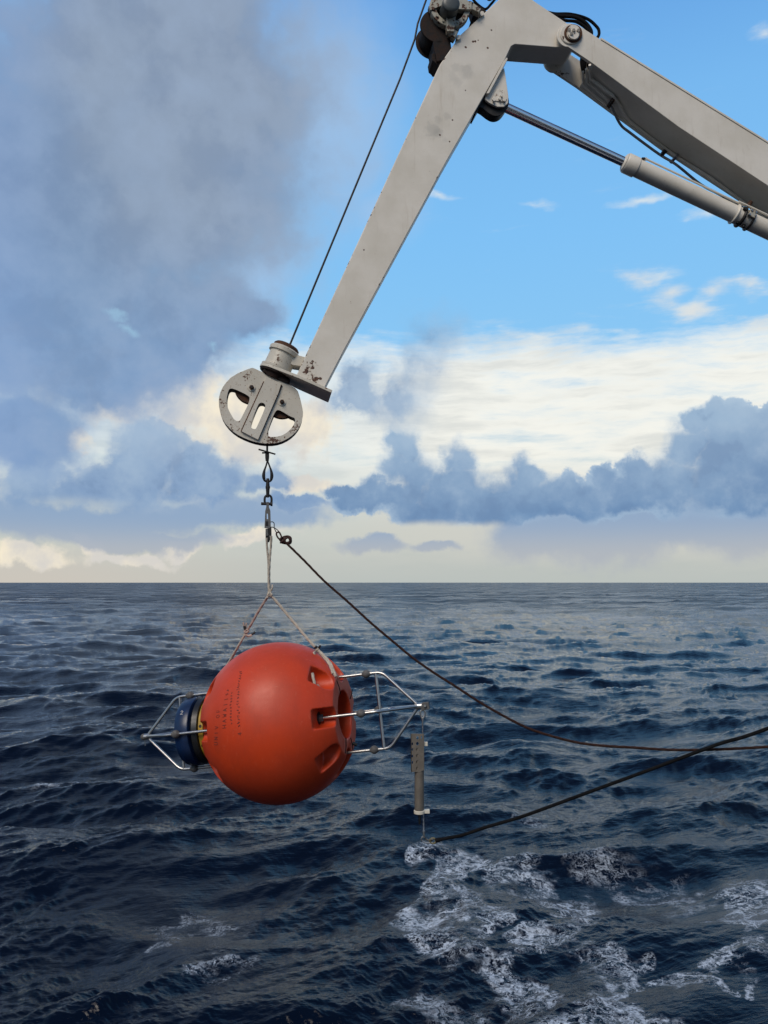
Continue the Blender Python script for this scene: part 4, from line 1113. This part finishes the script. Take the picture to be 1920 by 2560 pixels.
tl_px = [(711, 1353), (715, 1357), (760, 1401), (810, 1452), (868, 1503), (926, 1556), (978, 1600), (1030, 1643), (1082, 1680), (1134, 1713), (1215, 1765), (1308, 1815), (1375, 1839), (1447, 1857), (1515, 1865), (1585, 1869), (1660, 1874), (1736, 1875), (1830, 1872), (1920, 1867), (2060, 1856), (2300, 1830)]
y0_ = YB - 0.02
tp = [P(u, v, y0_ - (u - 711) / 1209 * 0.9) for u, v in tl_px]
one('line', tube(smooth_path(tp, 6), 0.0085, 9, lay=3, pitch=0.06), M_TAG, tag)

# ------------------------------------------------------------------ shackle, wire and logger under the right-hand tip
YT = TIP.y - 0.01
def zi(x, y): return 960 + x / 5.267, 1720 + y / 5.267
def I(x, y, dy=0.0): return P(*zi(x, y), YT + dy)
M_TI = plain('brushed_titanium', (0.20, 0.175, 0.145), 0.42, 0.35, 0.25, 16, 0.0004)
hang = thing('hanging_wire', I(508, 250), 'thin straight steel wire with terminals hanging from the right tip of the buoy frame', 'wire')
one('clevis', box(I(510, 250), Vector((0.011, 0, 0)), Vector((0, 0.012, 0)), Vector((0, 0, 0.022))), M_BALL, hang, bevel=0.003)
one('shackle_link', tube(smooth_path([I(507, 290), I(480, 310), I(484, 360), I(508, 405), I(536, 360), I(540, 310)], 8, True), 0.0065, 10, True), M_ROD, hang)
one('terminal', cyl(I(508, 395), I(509, 440), 0.0075, 12), M_ROD, hang)
one('wire_rope', tube(resample([I(509, 420), I(510, 700), I(518, 1640, .02), I(524, 1930)], 0.03), 0.0052, 8, lay=6, pitch=0.03), M_STEEL, hang)
one('terminal', cyl(I(524, 1880), I(525, 1970), 0.0085, 12), M_ROD, hang)
# logger
log = thing('instrument_logger', I(465, 1200), 'grey metal cylinder logger with perforated bracket clamped to the hanging wire', 'instrument')
one('pressure_case', lathe(I(464, 1608), I(464, 800) - I(464, 1608), [(0, 0.028), (0.003, 0.0325), (0.425, 0.0325), (0.432, 0.024)], 40), M_TI, log)
bx = [I(352, 600, -.034), I(520, 604, -.034), I(522, 700, -.034), I(524, 1080, -.034), I(470, 1110, -.034), I(358, 1106, -.034)]
def circ(cx, cy, rx, ry, n=14): return [I(cx + rx * math.cos(a), cy + ry * math.sin(a), -.034) for a in np.linspace(0, 2 * math.pi, n + 1)[:-1]]
holes = [circ(440, y, 17, 24) for y in (655, 733, 812, 892, 975, 1060)] + [circ(373, y, 10, 20) for y in (735, 810, 897, 980)] + [circ(492, 655, 9, 24)]
one('perforated_bracket', plate_holes(bx, holes, (0, 0.004, 0)), M_TI, log)
one('bracket_flange', prism([I(352, 600, -.034), I(358, 1106, -.034), I(356, 1106, .03), I(350, 600, .03)], (0.004, 0, 0)), M_TI, log)
one('bracket_flange', prism([I(520, 604, -.032), I(524, 1080, -.032), I(522, 1080, -.01), I(520, 604, -.01)], (0.003, 0, 0)), M_TI, log)
M_WHITE = plain('white_nylon', (0.62, 0.58, 0.48), 0.5, 0, 0.15, 20, 0.0006)
mm = M(); ce = I(464, 1630); mm.add(lathe(ce - Vector((0, 0, .012)), (0, 0, 1), [(0, .034), (.003, .037), (.021, .037), (.024, .034)], 36))
mm.add(box(I(545, 1622, .01), Vector((0.028, 0, 0)), Vector((0, 0.018, 0)), Vector((0, 0, 0.0105))))
mm.build('wire_guide', M_WHITE, log)
one('wire_guide', box(I(548, 735, .0), Vector((0.014, 0, 0)), Vector((0, 0.014, 0)), Vector((0, 0, 0.014))), M_WHITE, log, bevel=0.003)
one('probe', lathe(I(470, 1650), (0, 0, -1), [(0, 0.011), (0.02, 0.011), (0.035, 0.0105), (0.07, 0.008), (0.075, 0.006)], 20), M_BLK, log)
for x_ in (380, 415):
    one('screw', cyl(I(x_, 1116), I(x_, 1126), 0.004, 6), M_ROD, log)
# lower shackle and dark cable to the ship
lsh = thing('lower_shackle', I(560, 2010), 'small bright shackle and pin at the foot of the hanging wire', 'shackle')
one('bow', tube(smooth_path([I(520, 1950), I(496, 1975), I(502, 2015), I(545, 2035), I(600, 2040), I(640, 2036)], 6), 0.0055, 10), M_ROD, lsh)
one('bow', tube(smooth_path([I(528, 1955, .02), I(545, 1985, .02), I(590, 2005, .02), I(640, 2005, .02)], 6), 0.006, 10), M_BALL, lsh)
one('pin', cyl(I(632, 1990, -.02), I(632, 2000, .04), 0.007, 12), M_BALL, lsh)
cab = thing('tow_cable', I(650, 2010), 'thick black cable rising from the lower shackle to the right edge', 'cable')
rg = [I(645 + 40 * math.cos(a), 2012 + 34 * math.sin(a), -.0) for a in np.linspace(0, 2 * math.pi, 25)[:-1]]
one('thimble', tube(rg, 0.0065, 10, True), plain('brass_thimble', (0.20, 0.17, 0.09), 0.5, 0.6, 0.3, 40, 0.001), cab)
cpx = [(1090, 2101), (1104, 2098), (1125, 2094), (1159, 2087), (1215, 2068), (1300, 2043), (1389, 2011), (1500, 1970), (1620, 1926), (1700, 1896), (1794, 1861), (1860, 1842), (1920, 1821), (2050, 1772), (2300, 1670)]
cpts = [P(u, v, YT - (u - 1090) / 830 * 0.75) for u, v in cpx]
one('cable', tube(smooth_path(cpts, 6), lambda t: 0.0112 + 0.006 * math.exp(-(t / 0.05) ** 2), 12), M_RUBBER, cab)

SC.render.resolution_x = 768
SC.render.resolution_y = 1024
